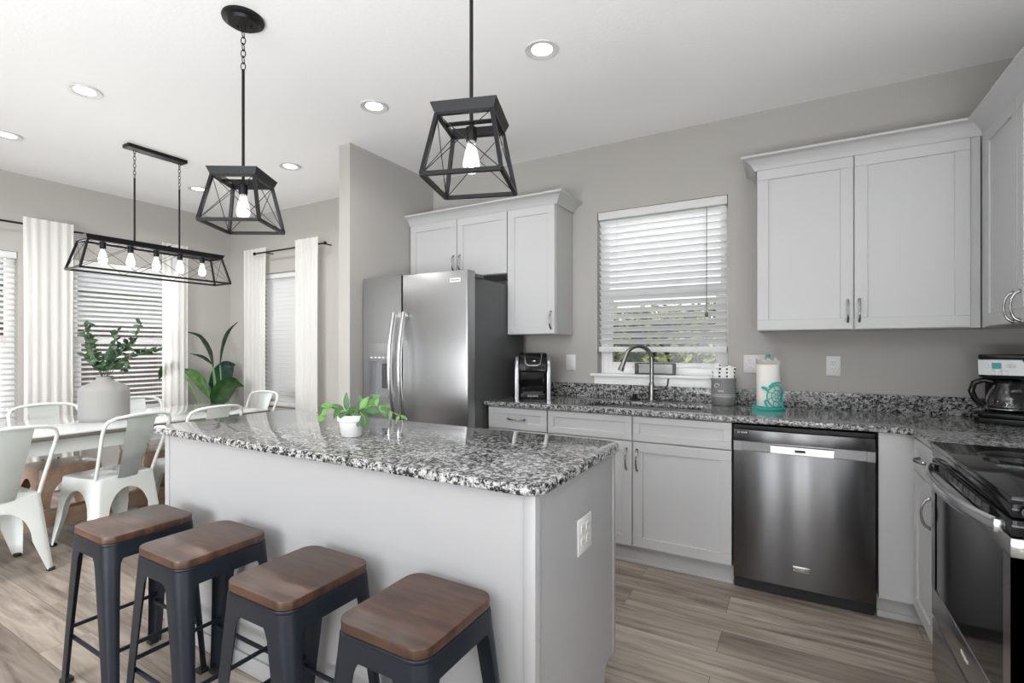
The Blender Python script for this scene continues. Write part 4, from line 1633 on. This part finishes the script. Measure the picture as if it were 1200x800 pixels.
# ------------------------------------------------------------------ leaves
def add_leaf(bm, base, direction, length, width, droop=0.2, fold=0.25, up=None, n=7, shape=None):
    """a pointed leaf blade with midrib fold and droop, two-sided thickness"""
    d = Vector(direction).normalized()
    up = Vector(up) if up is not None else Vector((0, 0, 1))
    s = d.cross(up)
    if s.length < 1e-3:
        s = d.cross(Vector((1, 0, 0)))
    s.normalize()
    nrm = s.cross(d).normalized()
    p = Vector(base)
    cur = d.copy()
    rows = []
    for i in range(n + 1):
        t = i / n
        w = (shape(t) if shape else math.sin(PI * min(1, t ** 0.8 * 0.97 + 0.03)) ** 0.85) * width / 2
        cn = s.cross(cur).normalized()
        rows.append((p - s * w + cn * (fold * w), p.copy(), p + s * w + cn * (fold * w)))
        cur = (cur - Vector((0, 0, 1)) * (droop / n)).normalized()
        p = p + cur * (length / n)
    V = [[bm.verts.new(q) for q in r] for r in rows]
    for a, b_ in zip(V[:-1], V[1:]):
        for k in (0, 1):
            bm.faces.new((a[k], a[k + 1], b_[k + 1], b_[k]))


# potted plant on the island
pp_ = Vector((-1.285, -2.065, CT1))
pt = thing('potted_plant', 'small trailing green plant in a white pot on the island', 'plant', pp_)
obj('pot', lathe([(0, 0.0005), (0.038, 0.0005), (0.041, 0.006), (0.050, 0.060), (0.056, 0.064), (0.057, 0.086), (0.054, 0.088), (0.049, 0.084), (0.047, 0.070), (0, 0.070)], pp_, 36), M_pot, pt)
obj('soil', lathe([(0, 0.076), (0.047, 0.074), (0.047, 0.0705), (0, 0.0705)], pp_, 20), M_soil, pt)
st_, lf_m, lf_l = B(), B(), B()
rt = Vector((math.cos(YAW), math.sin(YAW), 0))       # towards the right of the photograph
fw = Vector((-math.sin(YAW), math.cos(YAW), 0))
top = pp_ + Vector((0, 0, 0.074))


def pos(a, b_, c):
    return pp_ + rt * a + Vector((0, 0, b_)) + fw * c


random.seed(3)
vines = [
    [(-0.01, 0.074, 0), (-0.03, 0.11, -0.01), (-0.07, 0.125, -0.02), (-0.105, 0.105, -0.02)],
    [(-0.005, 0.074, 0.01), (-0.015, 0.12, 0.01), (-0.02, 0.16, 0.0), (-0.02, 0.17, 0.0)],
    [(0.01, 0.074, 0), (0.035, 0.11, -0.01), (0.075, 0.125, -0.02), (0.115, 0.125, -0.01), (0.16, 0.10, 0.0), (0.20, 0.082, 0.0)],
    [(0.015, 0.074, -0.01), (0.045, 0.10, -0.03), (0.065, 0.085, -0.045), (0.07, 0.06, -0.05)],
    [(0.0, 0.074, -0.01), (-0.02, 0.10, -0.02), (-0.04, 0.11, -0.035)],
    [(0.01, 0.074, 0.015), (0.03, 0.12, 0.02), (0.06, 0.14, 0.02), (0.08, 0.15, 0.02)],
]
for vn in vines:
    add_tube(st_, [pos(*p) for p in vn], 0.0016, 6)
leaves = [  # base (right, up, away), direction (right, up, away), length, width, light?
    ((-0.02, 0.105, 0), (-0.02, 1, 0.0), 0.075, 0.026, 0), ((-0.03, 0.11, -0.01), (-0.8, 0.35, -0.1), 0.062, 0.026, 0),
    ((-0.07, 0.125, -0.02), (-0.8, 0.15, -0.2), 0.050, 0.024, 1), ((-0.09, 0.115, -0.02), (-0.6, -0.6, -0.2), 0.040, 0.024, 1),
    ((-0.105, 0.085, -0.02), (-0.5, -0.4, -0.4), 0.034, 0.030, 1), ((-0.04, 0.118, -0.02), (-0.3, -0.6, -0.6), 0.055, 0.026, 0),
    ((-0.03, 0.10, -0.02), (0.1, -0.2, -0.8), 0.055, 0.028, 0), ((-0.015, 0.10, 0), (0.5, 0.3, -0.3), 0.050, 0.024, 0),
    ((0.00, 0.10, -0.01), (0.6, 0.0, -0.5), 0.055, 0.024, 0), ((-0.02, 0.09, -0.01), (0.6, -0.1, -0.5), 0.05, 0.022, 0),
    ((0.035, 0.11, 0), (0.45, 0.75, 0.0), 0.066, 0.030, 1), ((0.05, 0.118, 0), (0.75, 0.55, 0.0), 0.058, 0.030, 1),
    ((0.03, 0.105, 0), (0.8, -0.15, -0.1), 0.060, 0.026, 0), ((0.06, 0.11, -0.01), (0.9, -0.1, -0.1), 0.062, 0.028, 0),
    ((0.045, 0.10, -0.03), (0.25, -0.9, -0.1), 0.070, 0.032, 0), ((0.055, 0.09, -0.04), (0.5, -0.9, 0.0), 0.060, 0.030, 0),
    ((0.035, 0.09, -0.03), (0.05, -0.9, -0.2), 0.050, 0.026, 0),
    ((0.115, 0.125, -0.01), (0.5, -0.5, 0.0), 0.042, 0.026, 1), ((0.125, 0.12, -0.01), (0.5, -0.9, 0.0), 0.048, 0.028, 0),
    ((0.13, 0.118, 0), (0.8, 0.2, 0), 0.03, 0.02, 1), ((0.10, 0.125, -0.01), (0.2, 0.5, 0), 0.035, 0.02, 1),
    ((0.16, 0.10, 0), (-0.1, -0.9, 0), 0.034, 0.016, 1), ((0.195, 0.083, 0), (-0.4, -0.8, 0), 0.032, 0.014, 1),
    ((0.20, 0.082, 0), (0.9, -0.3, 0), 0.034, 0.013, 1), ((0.03, 0.12, 0.02), (-0.1, 0.8, 0.1), 0.05, 0.022, 0), ((0.08, 0.148, 0.02), (0.7, 0.5, 0.1), 0.04, 0.022, 1),
    ((-0.01, 0.09, 0.01), (-0.5, 0.1, 0.6), 0.06, 0.026, 0), ((0.02, 0.09, 0.01), (0.5, 0.1, 0.6), 0.06, 0.026, 0),
]
for bs, dr, ln, wd, li in leaves:
    dv = rt * dr[0] + Vector((0, 0, dr[1])) + fw * dr[2]
    add_leaf(lf_l if li else lf_m, pos(*bs), dv, ln, wd, 0.25, 0.22, up=-fw + Vector((0, 0, 0.5)))
obj('stem', st_, M_gstem, pt)
obj('foliage', lf_m, M_leaf_m, pt, label='mid green leaves')
obj('foliage', lf_l, M_leaf_l, pt, label='pale green young leaves')

# vase with leafy branches on the table
vc = Vector((-3.985, -1.875, 0.760))
tag(obj('bottle_vase', lathe([(0, 0.0005), (0.140, 0.0005), (0.146, 0.008), (0.148, 0.03), (0.148, 0.205), (0.144, 0.222), (0.130, 0.240), (0.100, 0.258), (0.066, 0.274), (0.052, 0.284), (0.047, 0.296), (0.049, 0.308), (0.052, 0.312), (0.046, 0.312), (0.041, 0.302), (0.042, 0.285), (0.06, 0.26), (0.125, 0.225), (0.138, 0.19), (0.138, 0.02), (0, 0.015)], vc, 48), M_ceramic),
    'large white textured bottle vase on the dining table', 'vase')
br = thing('leafy_branches', 'dark green leafy branches standing in the white vase', 'branches', vc + Vector((0, 0, 0.02)))
random.seed(11)
vtop = vc + Vector((0, 0, 0.30))
PX = 1 / 168.0
paths = [  # photo offsets (right, up in pixels) from the vase mouth
    [(-3, 0), (-6, 18), (-12, 34), (-13, 52), (-15, 66)],
    [(-2, 0), (-8, 22), (-16, 42), (-22, 50), (-25, 56)],
    [(-3, 0), (0, 20), (4, 38), (9, 52), (10, 58)],
    [(2, 0), (10, 18), (24, 32), (38, 44), (46, 58), (52, 66)],
    [(2, 0), (12, 16), (30, 26), (48, 32), (64, 32)],
    [(3, 0), (12, 12), (20, 16), (28, 12), (22, 4)],
    [(0, 0), (4, 18), (16, 34), (30, 40), (40, 46)],
    [(-2, 0), (-10, 14), (-18, 24), (-24, 28)],
]
lv_d, lv_m = B(), B()
for bi, pth in enumerate(paths):
    dep = (bi % 3 - 1) * 0.05
    P3 = [vtop + rt * (x * PX) + Vector((0, 0, y * PX)) + fw * (dep * (y / 60.0)) for x, y in pth]
    bm = tube([vc + Vector((0, 0, 0.05)) + rt * 0.02 * (1 if pth[-1][0] > 0 else -1)] + P3, 0.0022, 6)
    obj('branch', bm, M_stem, br)
    tot = 0
    for i in range(1, len(P3)):
        a, b_ = P3[i - 1], P3[i]
        k = max(2, int((b_ - a).length / 0.021))
        for q in range(k):
            p = a.lerp(b_, (q + 0.5) / k)
            if p.z < vtop.z + 0.05:
                continue
            for sd in (-1, 1):
                if random.random() < 0.12:
                    continue
                dv = (b_ - a).normalized() * random.uniform(0.2, 0.8) + Vector((random.uniform(-1, 1), random.uniform(-1, 1), random.uniform(-0.5, 0.6))) * 0.7 + rt * sd * 0.6
                tgt = lv_m if (pth[-1][0] < -10 and random.random() < 0.55) or random.random() < 0.22 else lv_d
                add_leaf(tgt, p, dv, random.uniform(0.042, 0.062), random.uniform(0.024, 0.034), 0.3, 0.15, up=-fw + Vector((random.uniform(-.6, .6), random.uniform(-.6, .6), random.uniform(0, .8))), n=5)
obj('foliage', lv_d, M_leaf_d, br, label='dark oval leaves')
obj('foliage', lv_m, leaf_mat('olive_leaf', (0.016, 0.050, 0.014), (0.038, 0.095, 0.028)), br, label='lighter green oval leaves')

# bird of paradise in the corner: each leaf is a stalk plus a broad blade along points of the photograph
bp_ = Vector((-5.03, -0.42, 0))
bq = thing('floor_plant', 'tall broad-leaved green plant standing in the corner behind the table', 'plant', bp_)
obj('pot', lathe([(0, 0.0005), (0.12, 0.0005), (0.155, 0.30), (0.160, 0.31), (0.150, 0.31), (0.145, 0.27), (0, 0.27)], bp_, 32), M_ceramic, bq)
obj('soil', lathe([(0, 0.285), (0.146, 0.28), (0.144, 0.272), (0, 0.272)], bp_, 20), M_soil, bq)


def blade(pts, widths, mat, stalk_from, side=None, stalk_r=0.008):
    """broad leaf along 3-D points with half-widths; stalk rises from the pot to its first point"""
    P = [Vector(p) for p in pts]
    # resample smoothly
    Q, W = [], []
    for i in range(len(P) - 1):
        for k in range(4):
            t = k / 4
            p0, p1, p2, p3 = P[max(i - 1, 0)], P[i], P[i + 1], P[min(i + 2, len(P) - 1)]
            Q.append(0.5 * ((2 * p1) + (p2 - p0) * t + (2 * p0 - 5 * p1 + 4 * p2 - p3) * t * t + (3 * p1 - p0 - 3 * p2 + p3) * t ** 3))
            W.append(widths[i] * (1 - t) + widths[i + 1] * t)
    Q.append(P[-1])
    W.append(widths[-1])
    bm = B()
    sd = Vector(side).normalized()
    V = []
    for i, (p, w) in enumerate(zip(Q, W)):
        d = (Q[min(i + 1, len(Q) - 1)] - Q[max(i - 1, 0)]).normalized()
        s = (sd - d * sd.dot(d)).normalized()
        n_ = s.cross(d)
        V.append([bm.verts.new(p - s * w + n_ * 0.25 * w), bm.verts.new(p - s * w * 0.5 + n_ * 0.08 * w), bm.verts.new(p), bm.verts.new(p + s * w * 0.5 + n_ * 0.08 * w), bm.verts.new(p + s * w + n_ * 0.25 * w)])
    for a, b_ in zip(V[:-1], V[1:]):
        for k in range(4):
            bm.faces.new((a[k], a[k + 1], b_[k + 1], b_[k]))
    bmesh.ops.solidify(bm, geom=bm.faces[:], thickness=0.0015)
    lf = obj('leaf', bm, mat, bq)
    s0 = bp_ + Vector((stalk_from[0], stalk_from[1], 0.28))
    mid = s0.lerp(P[0], 0.55) + Vector((0, 0, 0.04))
    obj('stalk', tube([s0, mid, P[0]], stalk_r, 8, rr=[0.012, 0.009, 0.006]), M_gstem, lf)


U = lambda u, v, x: un(u, v, X=x)
blade([U(258, 428, -4.98), U(260, 412, -4.98), U(264, 397, -4.96), U(270, 386, -4.93), U(279, 377, -4.90)], [0.004, 0.016, 0.026, 0.022, 0.004], M_leaf_d, (0.03, 0.02), side=(0.75, 0.35, 0.3))
blade([U(250, 430, -5.06), U(247, 414, -5.10), U(241, 402, -5.18), U(233, 393, -5.28), U(220, 389, -5.385)], [0.004, 0.022, 0.024, 0.016, 0.004], M_leaf_d, (-0.02, 0.03), side=(0.9, 0.75, 0.15))
blade([U(249, 427, -5.10), U(242, 421, -5.16), U(234, 417, -5.24), U(222, 414, -5.36)], [0.004, 0.018, 0.020, 0.004], M_leaf_d, (-0.04, 0.0), side=(0.9, 0.75, -0.1))
blade([U(254, 464, -5.16), U(256, 452, -5.17), U(261, 438, -5.18), U(268, 429, -5.18), U(276, 427, -5.17)], [0.03, 0.095, 0.105, 0.075, 0.004], M_leaf_bd, (0.0, 0.05), side=(0.60, 0.70, -0.30))
blade([U(252, 477, -4.92), U(257, 466, -4.90), U(264, 455, -4.88), U(273, 450, -4.85), U(280, 451, -4.83), U(286, 453, -4.81)], [0.025, 0.095, 0.10, 0.075, 0.028, 0.004], M_leaf_m, (0.06, -0.04), side=(0.45, 0.62, -0.60))
blade([U(247, 467, -5.12), U(242, 457, -5.16), U(234, 446, -5.22), U(226, 438, -5.29), U(212, 432, -5.365)], [0.006, 0.045, 0.055, 0.05, 0.004], M_leaf_l, (-0.05, -0.03), side=(0.55, 0.75, 0.45))

blade([U(212, 432, -5.365), U(204, 429, -5.380), U(195, 432, -5.388), U(189, 437, -5.390), U(184, 447, -5.392)], [0.01, 0.05, 0.058, 0.045, 0.004], M_leaf_m, (-0.05, -0.02), side=(0.05, 0.35, 0.9), stalk_r=0.005)

# ------------------------------------------------------------------ lamps
def chain(bm, x, y, z0, z1, link=0.036, w=0.010, r=0.0022):
    n = max(1, int(round((z1 - z0) / (link * 0.80))))
    step = (z1 - z0) / n
    for k in range(n):
        zc = z0 + (k + 0.5) * step
        h = step * 0.62
        pts = []
        for q in range(14):
            a = 2 * PI * q / 14
            o = w * math.cos(a)
            pts.append((x + (o if k % 2 == 0 else 0), y + (0 if k % 2 == 0 else o), zc + h * math.sin(a)))
        add_tube(bm, pts, r, 6, closed=True)


def cage(hb, ht, kb, kt, zb, zt, bar=0.013):
    """tapered open frame: bottom rectangle (hb,kb half sizes) at zb, top rectangle (ht,kt) at zt"""
    bm = B()
    c = [(-1, -1), (1, -1), (1, 1), (-1, 1)]
    lo = [Vector((a * hb, b_ * kb, zb)) for a, b_ in c]
    hi = [Vector((a * ht, b_ * kt, zt)) for a, b_ in c]
    for i in range(4):
        add_bar(bm, lo[i], lo[(i + 1) % 4], bar)
        add_bar(bm, hi[i], hi[(i + 1) % 4], bar)
        add_bar(bm, lo[i], hi[i], bar)
    return bm, lo, hi


def cap_frame(h0, k0, h1, k1, z0, z1, wall=0.012):
    """flared rectangular rim, open in the middle"""
    bm = B()
    c = [(-1, -1), (1, -1), (1, 1), (-1, 1)]
    R = []
    for hh, kk, z in ((h0, k0, z0), (h1, k1, z1), (h1 - wall, k1 - wall, z1), (h0 - wall, k0 - wall, z0)):
        R.append([bm.verts.new((a * hh, b_ * kk, z)) for a, b_ in c])
    for q in range(4):
        A, D = R[q], R[(q + 1) % 4]
        for i in range(4):
            bm.faces.new((A[i], A[(i + 1) % 4], D[(i + 1) % 4], D[i]))
    return bm


BULB = [(0.0, 0.0), (0.012, 0.002), (0.024, 0.012), (0.029, 0.028), (0.028, 0.042), (0.021, 0.075), (0.014, 0.098), (0.0125, 0.112)]


def bulb(parent, x, y, ztop):
    """socket with its bulb hanging from ztop (own space of the lamp)"""
    bm = lathe([(0, 0.0), (0.019, 0.0), (0.019, -0.035), (0.017, -0.045), (0.0, -0.045)], (x, y, ztop), 18)
    s = obj('socket', bm, M_blackmetal, parent, world=False)
    b = obj('bulb', lathe(BULB, (x, y, ztop - 0.045 - 0.108), 20), M_bulb, s, world=False, label='clear teardrop bulb')
    bm = B()
    for k in range(4):
        a = k * PI / 2 + 0.4
        add_tube(bm, [(x + 0.004 * math.cos(a), y + 0.004 * math.sin(a), ztop - 0.060), (x + 0.011 * math.cos(a), y + 0.011 * math.sin(a), ztop - 0.095), (x + 0.006 * math.cos(a), y + 0.006 * math.sin(a), ztop - 0.130)], 0.0028, 6)
    obj('filament', bm, M_filament, s, world=False)
    return s


def make_pendant(label, loc, rot):
    t = thing('pendant_lamp', label, 'lamp', loc, rot, 'cage pendants over the island')   # own space: z = 0 at the ceiling
    bm = lathe([(0, 0), (0.086, 0), (0.088, -0.006), (0.086, -0.014), (0.068, -0.018), (0.062, -0.030), (0, -0.032)], (0, 0, 0), 40)
    for k in range(2):
        add_lathe(bm, [(0, -0.040), (0.005, -0.037), (0.006, -0.030), (0, -0.030)], (0.03 * (-1) ** k, 0.01, 0), 10)
    obj('canopy', bm, M_blackmetal, t, world=False)
    bm = B()
    chain(bm, 0, 0, -0.232, -0.030)
    obj('chain', bm, M_blackmetal, t, world=False)
    zt, zb = -0.735, -0.937
    obj('rod', tube([(0, 0, -0.232), (0, 0, zt - 0.015)], 0.0065, 12), M_blackmetal, t, world=False)
    bm, lo, hi = cage(0.128, 0.090, 0.128, 0.090, zb, zt)
    add_bar(bm, (-0.09, 0, zt + 0.004), (0.09, 0, zt + 0.004), 0.02, 0.006)
    f = obj('cage_frame', bm, M_blackmetal, t, world=False)
    obj('cap_rim', cap_frame(0.094, 0.094, 0.108, 0.108, zt - 0.004, zt + 0.032), M_blackmetal, t, world=False)
    bm = B()
    for i in range(4):
        j = (i + 1) % 4
        add_tube(bm, [lo[i], hi[j]], 0.0016, 6)
        add_tube(bm, [lo[j], hi[i]], 0.0016, 6)
    obj('cross_wire', bm, M_blackmetal, t, world=False)
    bulb(t, 0, 0, zt - 0.015)
    return t


p1 = make_pendant('black cage pendant lamp on the left over the island, hanging whole below its round canopy', (-1.856, -2.172, H), math.radians(32))
copy_tree(p1, None, (-0.648, -2.135, H), math.radians(19), 'black cage pendant lamp over the island whose rod leaves the top of the photo')

ld = thing('linear_chandelier', 'long black cage chandelier with five bulbs over the dining table', 'lamp', (-3.905, -1.575, H))
obj('canopy', box(-0.045, 0.045, -0.205, 0.205, -0.026, 0, 0.004), M_blackmetal, ld, world=False)
zt, zb = -0.745, -0.945
for y in (-0.145, 0.165):
    bm = B()
    chain(bm, 0, y, -0.235, -0.024, 0.034, 0.008, 0.002)
    obj('chain', bm, M_blackmetal, ld, world=False)
    obj('rod', tube([(0, y, -0.235), (0, y, zt)], 0.0065, 10), M_blackmetal, ld, world=False)
bm, lo, hi = cage(0.115, 0.080, 0.510, 0.455, zb, zt)
add_bar(bm, (0, -0.455, zt + 0.004), (0, 0.455, zt + 0.004), 0.03, 0.008)
obj('cage_frame', bm, M_blackmetal, ld, world=False)
obj('cap_rim', cap_frame(0.084, 0.459, 0.098, 0.473, zt - 0.004, zt + 0.030), M_blackmetal, ld, world=False)
bm = B()
for i in (0, 2):
    j = (i + 1) % 4
    add_tube(bm, [lo[i], hi[j]], 0.0015, 6)
    add_tube(bm, [lo[j], hi[i]], 0.0015, 6)
for sx in (-1, 1):
    for k in range(3):
        ya0, ya1 = -0.51 + k * 0.34, -0.51 + (k + 1) * 0.34
        yb0, yb1 = -0.455 + k * 0.3033, -0.455 + (k + 1) * 0.3033
        add_tube(bm, [(sx * 0.115, ya0, zb), (sx * 0.080, yb1, zt)], 0.0015, 6)
        add_tube(bm, [(sx * 0.115, ya1, zb), (sx * 0.080, yb0, zt)], 0.0015, 6)
obj('cross_wire', bm, M_blackmetal, ld, world=False)
for k in range(5):
    bulb(ld, 0, -0.34 + k * 0.17, zt)

# recessed ceiling lights
cans = [
    (-0.798, -1.284, 'recessed ceiling light right of the right pendant, nearest the kitchen window'),
    (-1.939, -1.278, 'recessed ceiling light between the two pendants, nearest the partition wall corner'),
    (-3.265, -0.883, 'small recessed ceiling light seen just left of the partition wall top'),
    (-3.247, -2.255, 'large recessed ceiling light at upper left of the photo, above the chandelier canopy'),
    (-4.449, -2.265, 'recessed ceiling light cut by the left edge of the photo'),
    (-4.511, -0.942, 'small recessed ceiling light touching the left side of the left pendant'),
]
first = None
for x, y, lab in cans:
    if first is None:
        t = thing('recessed_light', lab, 'light', (x, y, H), 0, 'recessed ceiling lights')
        obj('trim_ring', lathe([(0.053, -0.001), (0.080, -0.001), (0.084, -0.004), (0.082, -0.009), (0.060, -0.007), (0.052, -0.003), (0.053, -0.001)], (0, 0, 0), 40), M_white, t, world=False)
        obj('lens', lathe([(0, -0.0015), (0.052, -0.0015), (0.052, -0.0035), (0, -0.0045)], (0, 0, 0), 36), M_led, t, world=False)
        first = t
    else:
        copy_tree(first, None, (x, y, H), 0, lab)
    area_light('recessed_beam', (x, y, H - 0.012), (0, 0, 0), 0.11, 0.11, CAN_POWER * (1.2 if x < -3 else 0.6), CAN_COLOR, 'DISK', math.radians(150))


# ------------------------------------------------------------------ blinds
def make_blind(label, axis, hole, d, room, tilt, bottom, raise_to=None, gap=0.006):
    """horizontal slat blind in a window opening. d = plane of the slats, room = sign of the room side"""
    a, b_, z0, z1 = hole
    a += gap
    b_ -= gap
    cx = (a + b_) / 2
    loc = (cx, d, z1) if axis == 'x' else (d, cx, z1)
    t = thing('window_blind', label, 'blind', loc)

    def bx(bm, p, q, e0, e1, r, s, bev=0.0, M=None):
        if axis == 'x':
            add_box(bm, p, q, d + e0, d + e1, r, s, bev)
        else:
            add_box(bm, d + e0, d + e1, p, q, r, s, bev)
    bm = B()
    bx(bm, a, b_, -0.032, 0.032, z1 - 0.058, z1 - 0.003, 0.003)
    obj('headrail', bm, M_blind, t)
    bm = B()
    z = z1 - 0.085
    w = 0.025
    pitch = 0.0455
    stack = raise_to or bottom
    while z > bottom + 0.05:
        # slat: thin tilted strip with slight crown
        ring = []
        for k in range(5):
            q = -1 + 2 * k / 4
            e = q * w * math.cos(tilt)
            h = q * w * math.sin(tilt) + 0.003 * (1 - q * q)
            ring.append((room * e, h))
        tops, bots = [], []
        for u in (a + 0.004, b_ - 0.004):
            tops.append([bm.verts.new(((u, d + e, z + h + 0.0012)) if axis == 'x' else (d + e, u, z + h + 0.0012)) for e, h in ring])
            bots.append([bm.verts.new(((u, d + e, z + h - 0.0012)) if axis == 'x' else (d + e, u, z + h - 0.0012)) for e, h in ring])
        for k in range(4):
            bm.faces.new((tops[0][k], tops[0][k + 1], tops[1][k + 1], tops[1][k]))
            bm.faces.new((bots[0][k], bots[1][k], bots[1][k + 1], bots[0][k + 1]))
            for e_ in (0, 1):
                bm.faces.new((tops[e_][k], tops[e_][k + 1], bots[e_][k + 1], bots[e_][k]))
        for k in (0, 4):
            bm.faces.new((tops[0][k], tops[1][k], bots[1][k], bots[0][k]))
        z -= pitch
    obj('slats', bm, M_blind, t)
    bm = B()
    bx(bm, a + 0.002, b_ - 0.002, -0.026, 0.026, bottom, bottom + 0.038, 0.003)
    obj('bottom_rail', bm, M_blind, t)
    bm = B()
    for q in (0.16, 0.84):
        u = a + (b_ - a) * q
        for e in (-0.0265, 0.0265):
            p0 = (u, d + e, z1 - 0.058) if axis == 'x' else (d + e, u, z1 - 0.058)
            p1_ = (u, d + e, bottom + 0.02) if axis == 'x' else (d + e, u, bottom + 0.02)
            add_tube(bm, [p0, p1_], 0.0009, 5)
    obj('ladder_cord', bm, M_white, t)
    return t


kb = make_blind('white slatted blind lowered most of the way in the window over the sink', 'x', KW, 0.034, -1, math.radians(38), 1.245)
obj('wand', tube([(-0.215, 0.000, 2.20), (-0.215, -0.002, 1.50)], 0.0022, 6), M_greyside, kb)
obj('cord_tassel', lathe([(0, 0.0), (0.007, 0.004), (0.011, 0.016), (0.006, 0.030), (0, 0.034)], (-0.215, -0.002, 1.475), 12), M_greyside, kb)
make_blind('white slatted blind in the left wall window behind the vase', 'y', LW1, XL - 0.036, 1, math.radians(22), 0.62)
make_blind('white slatted blind in the window at the left edge of the photo', 'y', LW2, XL - 0.036, 1, math.radians(22), 0.62)
make_blind('white closed slatted blind in the end wall window between two curtains', 'x', DW_, -0.038, -1, math.radians(62), 0.64)


# ------------------------------------------------------------------ curtains and rods
def curtain(label, axis, u0, u1, d, z0, z1, folds, amp, wall_dir, seed=0):
    random.seed(seed)
    bm = B()
    n = folds * 12
    ph = [random.uniform(-0.5, 0.5) for _ in range(folds + 2)]
    zs = [z1, z1 - 0.05, z1 - 0.075, z1 - 0.10, z1 - 0.25, z1 - 0.6, (z0 + z1) / 2, z0 + 0.5, z0 + 0.2, z0]
    V = []
    for z in zs:
        row = []
        for i in range(n + 1):
            t = i / n
            f = t * folds
            k = int(f)
            s = math.sin(2 * PI * f + ph[min(k, folds)] * 0.8)
            am = amp * (0.55 if z > z1 - 0.11 else 1.0)
            if abs(z - (z1 - 0.075)) < 1e-4:
                am *= 0.6
            off = s * am
            u = u0 + (u1 - u0) * t
            mid = (u0 + u1) / 2
            tight = 1 - 0.04 * math.sin(PI * min(1, max(0, (z1 - z) / (z1 - z0))))
            u = mid + (u - mid) * tight
            row.append(bm.verts.new((u, d + off, z) if axis == 'x' else (d + off, u, z)))
        V.append(row)
    for a, b_ in zip(V[:-1], V[1:]):
        for k in range(n):
            bm.faces.new((a[k], a[k + 1], b_[k + 1], b_[k]))
    bmesh.ops.solidify(bm, geom=bm.faces[:], thickness=0.0016)
    return tag(obj('curtain', bm, M_curtain, smooth=80), label, 'curtain')


RLX, RZ = XL + 0.105, 2.318
curtain('white curtain panel hanging between the two left wall windows', 'y', -1.945, -1.605, RLX + 0.027, 0.03, 2.375, 5, 0.013, 1, 1)
curtain('white curtain panel on the left wall, nearest the broad-leaved floor plant', 'y', -0.858, -0.60, RLX - 0.030, 0.03, 2.362, 4, 0.012, 1, 2)
RDY = -0.195
curtain('white curtain panel left of the end wall blind, beside the floor plant', 'x', -5.055, -4.655, RDY + 0.045, 0.03, 2.365, 5, 0.013, -1, 3)
curtain('white curtain panel right of the end wall blind, near the partition wall', 'x', -4.075, -3.735, RDY - 0.027, 0.03, 2.365, 5, 0.014, -1, 4)


def rod(label, p, q, brackets):
    t = thing('curtain_rod', label, 'curtain rod', p)
    obj('pole', tube([p, q], 0.0085, 12), M_blackmetal, t)
    for e in (p, q):
        e = Vector(e)
        obj('finial', lathe([(0, -0.018), (0.012, -0.014), (0.018, 0), (0.012, 0.014), (0, 0.018)], e, 16), M_blackmetal, t)
    for a, b_ in brackets:
        obj('bracket', tube([a, b_], 0.006, 8), M_blackmetal, t)
    return t


rod('black curtain rod along the left wall above the two windows', (RLX, -3.02, RZ), (RLX, -0.80, RZ),
    [((RLX, -0.815, RZ), (XL, -0.815, RZ)), ((RLX, -2.98, RZ), (XL, -2.98, RZ)), ((RLX, -1.58, RZ), (XL, -1.58, RZ))])
rod('black curtain rod on the end wall over the closed blind', (-4.79, RDY, 2.297), (-3.665, RDY, 2.297),
    [((-4.62, RDY, 2.297), (-4.62, YD, 2.297)), ((-3.70, RDY, 2.297), (-3.70, YD, 2.297))])

# ------------------------------------------------------------------ outdoors seen through the blinds
struct('ground', box(-30, 30, -40, 30, -0.30, -0.20), M_grass)
random.seed(5)


def hedge(name, label, x0, x1, y0, y1, z0, z1, n, size):
    mats = [leaf_mat('hedge_leaf_a', (0.36, 0.40, 0.09), (0.66, 0.66, 0.26), 0.5), leaf_mat('hedge_leaf_b', (0.04, 0.09, 0.02), (0.10, 0.17, 0.05), 0.5)]
    bm = B()
    for k in range(n):
        p = Vector((random.uniform(x0, x1), random.uniform(y0, y1), random.uniform(z0, z1)))
        dv = Vector((random.uniform(-1, 1), random.uniform(-1, 0.3), random.uniform(-0.3, 1)))
        f0 = len(bm.faces)
        t = B()
        add_leaf(t, p, dv, random.uniform(0.6, 1.2) * size, random.uniform(0.4, 0.6) * size, 0.4, 0.2, n=3, up=(random.uniform(-.5, .5), -0.6, 0.8))
        merge(bm, t, None, 0 if random.random() < 0.62 else 1)
    add_box(bm, x0, x1, y0 + 0.14, y1, -0.2, z1 - 0.12)
    for f in list(bm.faces)[-6:]:
        f.material_index = 1
    o = obj(name, bm, mats)
    return tag(o, label, 'hedge', kind='stuff')


hedge('hedge', 'yellow-green leafy hedge outside the kitchen window', -2.6, 0.7, 1.25, 1.65, 0.3, 1.66, 8500, 0.10)
M_fence = wood('weathered_brown_boards', (0.10, 0.075, 0.07), (0.17, 0.13, 0.12), (2, 2, 9), 0.8)
bm = B()
for k in range(34):
    y = -6.0 + k * 0.25
    add_box(bm, -9.02, -8.99, y, y + 0.235, -0.2, 1.62)
for z in (0.2, 0.9, 1.5):
    add_box(bm, -9.06, -9.02, -6.0, 2.5, z, z + 0.08)
tag(obj('garden_fence', bm, M_fence), 'brown board fence outside the left wall windows', 'fence')
M_roof = pmat('grey_shingle', (0.30, 0.30, 0.31), 0.9)
nb = thing('neighbor_house', 'pale grey house with shingled roof beyond the fence', 'house', (-14, -2, -0.2))
obj('wall', box(-17.0, -13.5, -9.0, 5.0, -0.2, 2.6), pmat('pale_siding', (0.62, 0.62, 0.62), 0.8), nb)
bm = B()
add_prism(bm, [(-12.9, 2.55), (-17.5, 2.55), (-17.5, 4.8), (-15.2, 4.8)], -9.6, 5.6, 0, M=Matrix(((1, 0, 0, 0), (0, 0, 1, 0), (0, 1, 0, 0), (0, 0, 0, 1))))
obj('roof', bm, M_roof, nb)
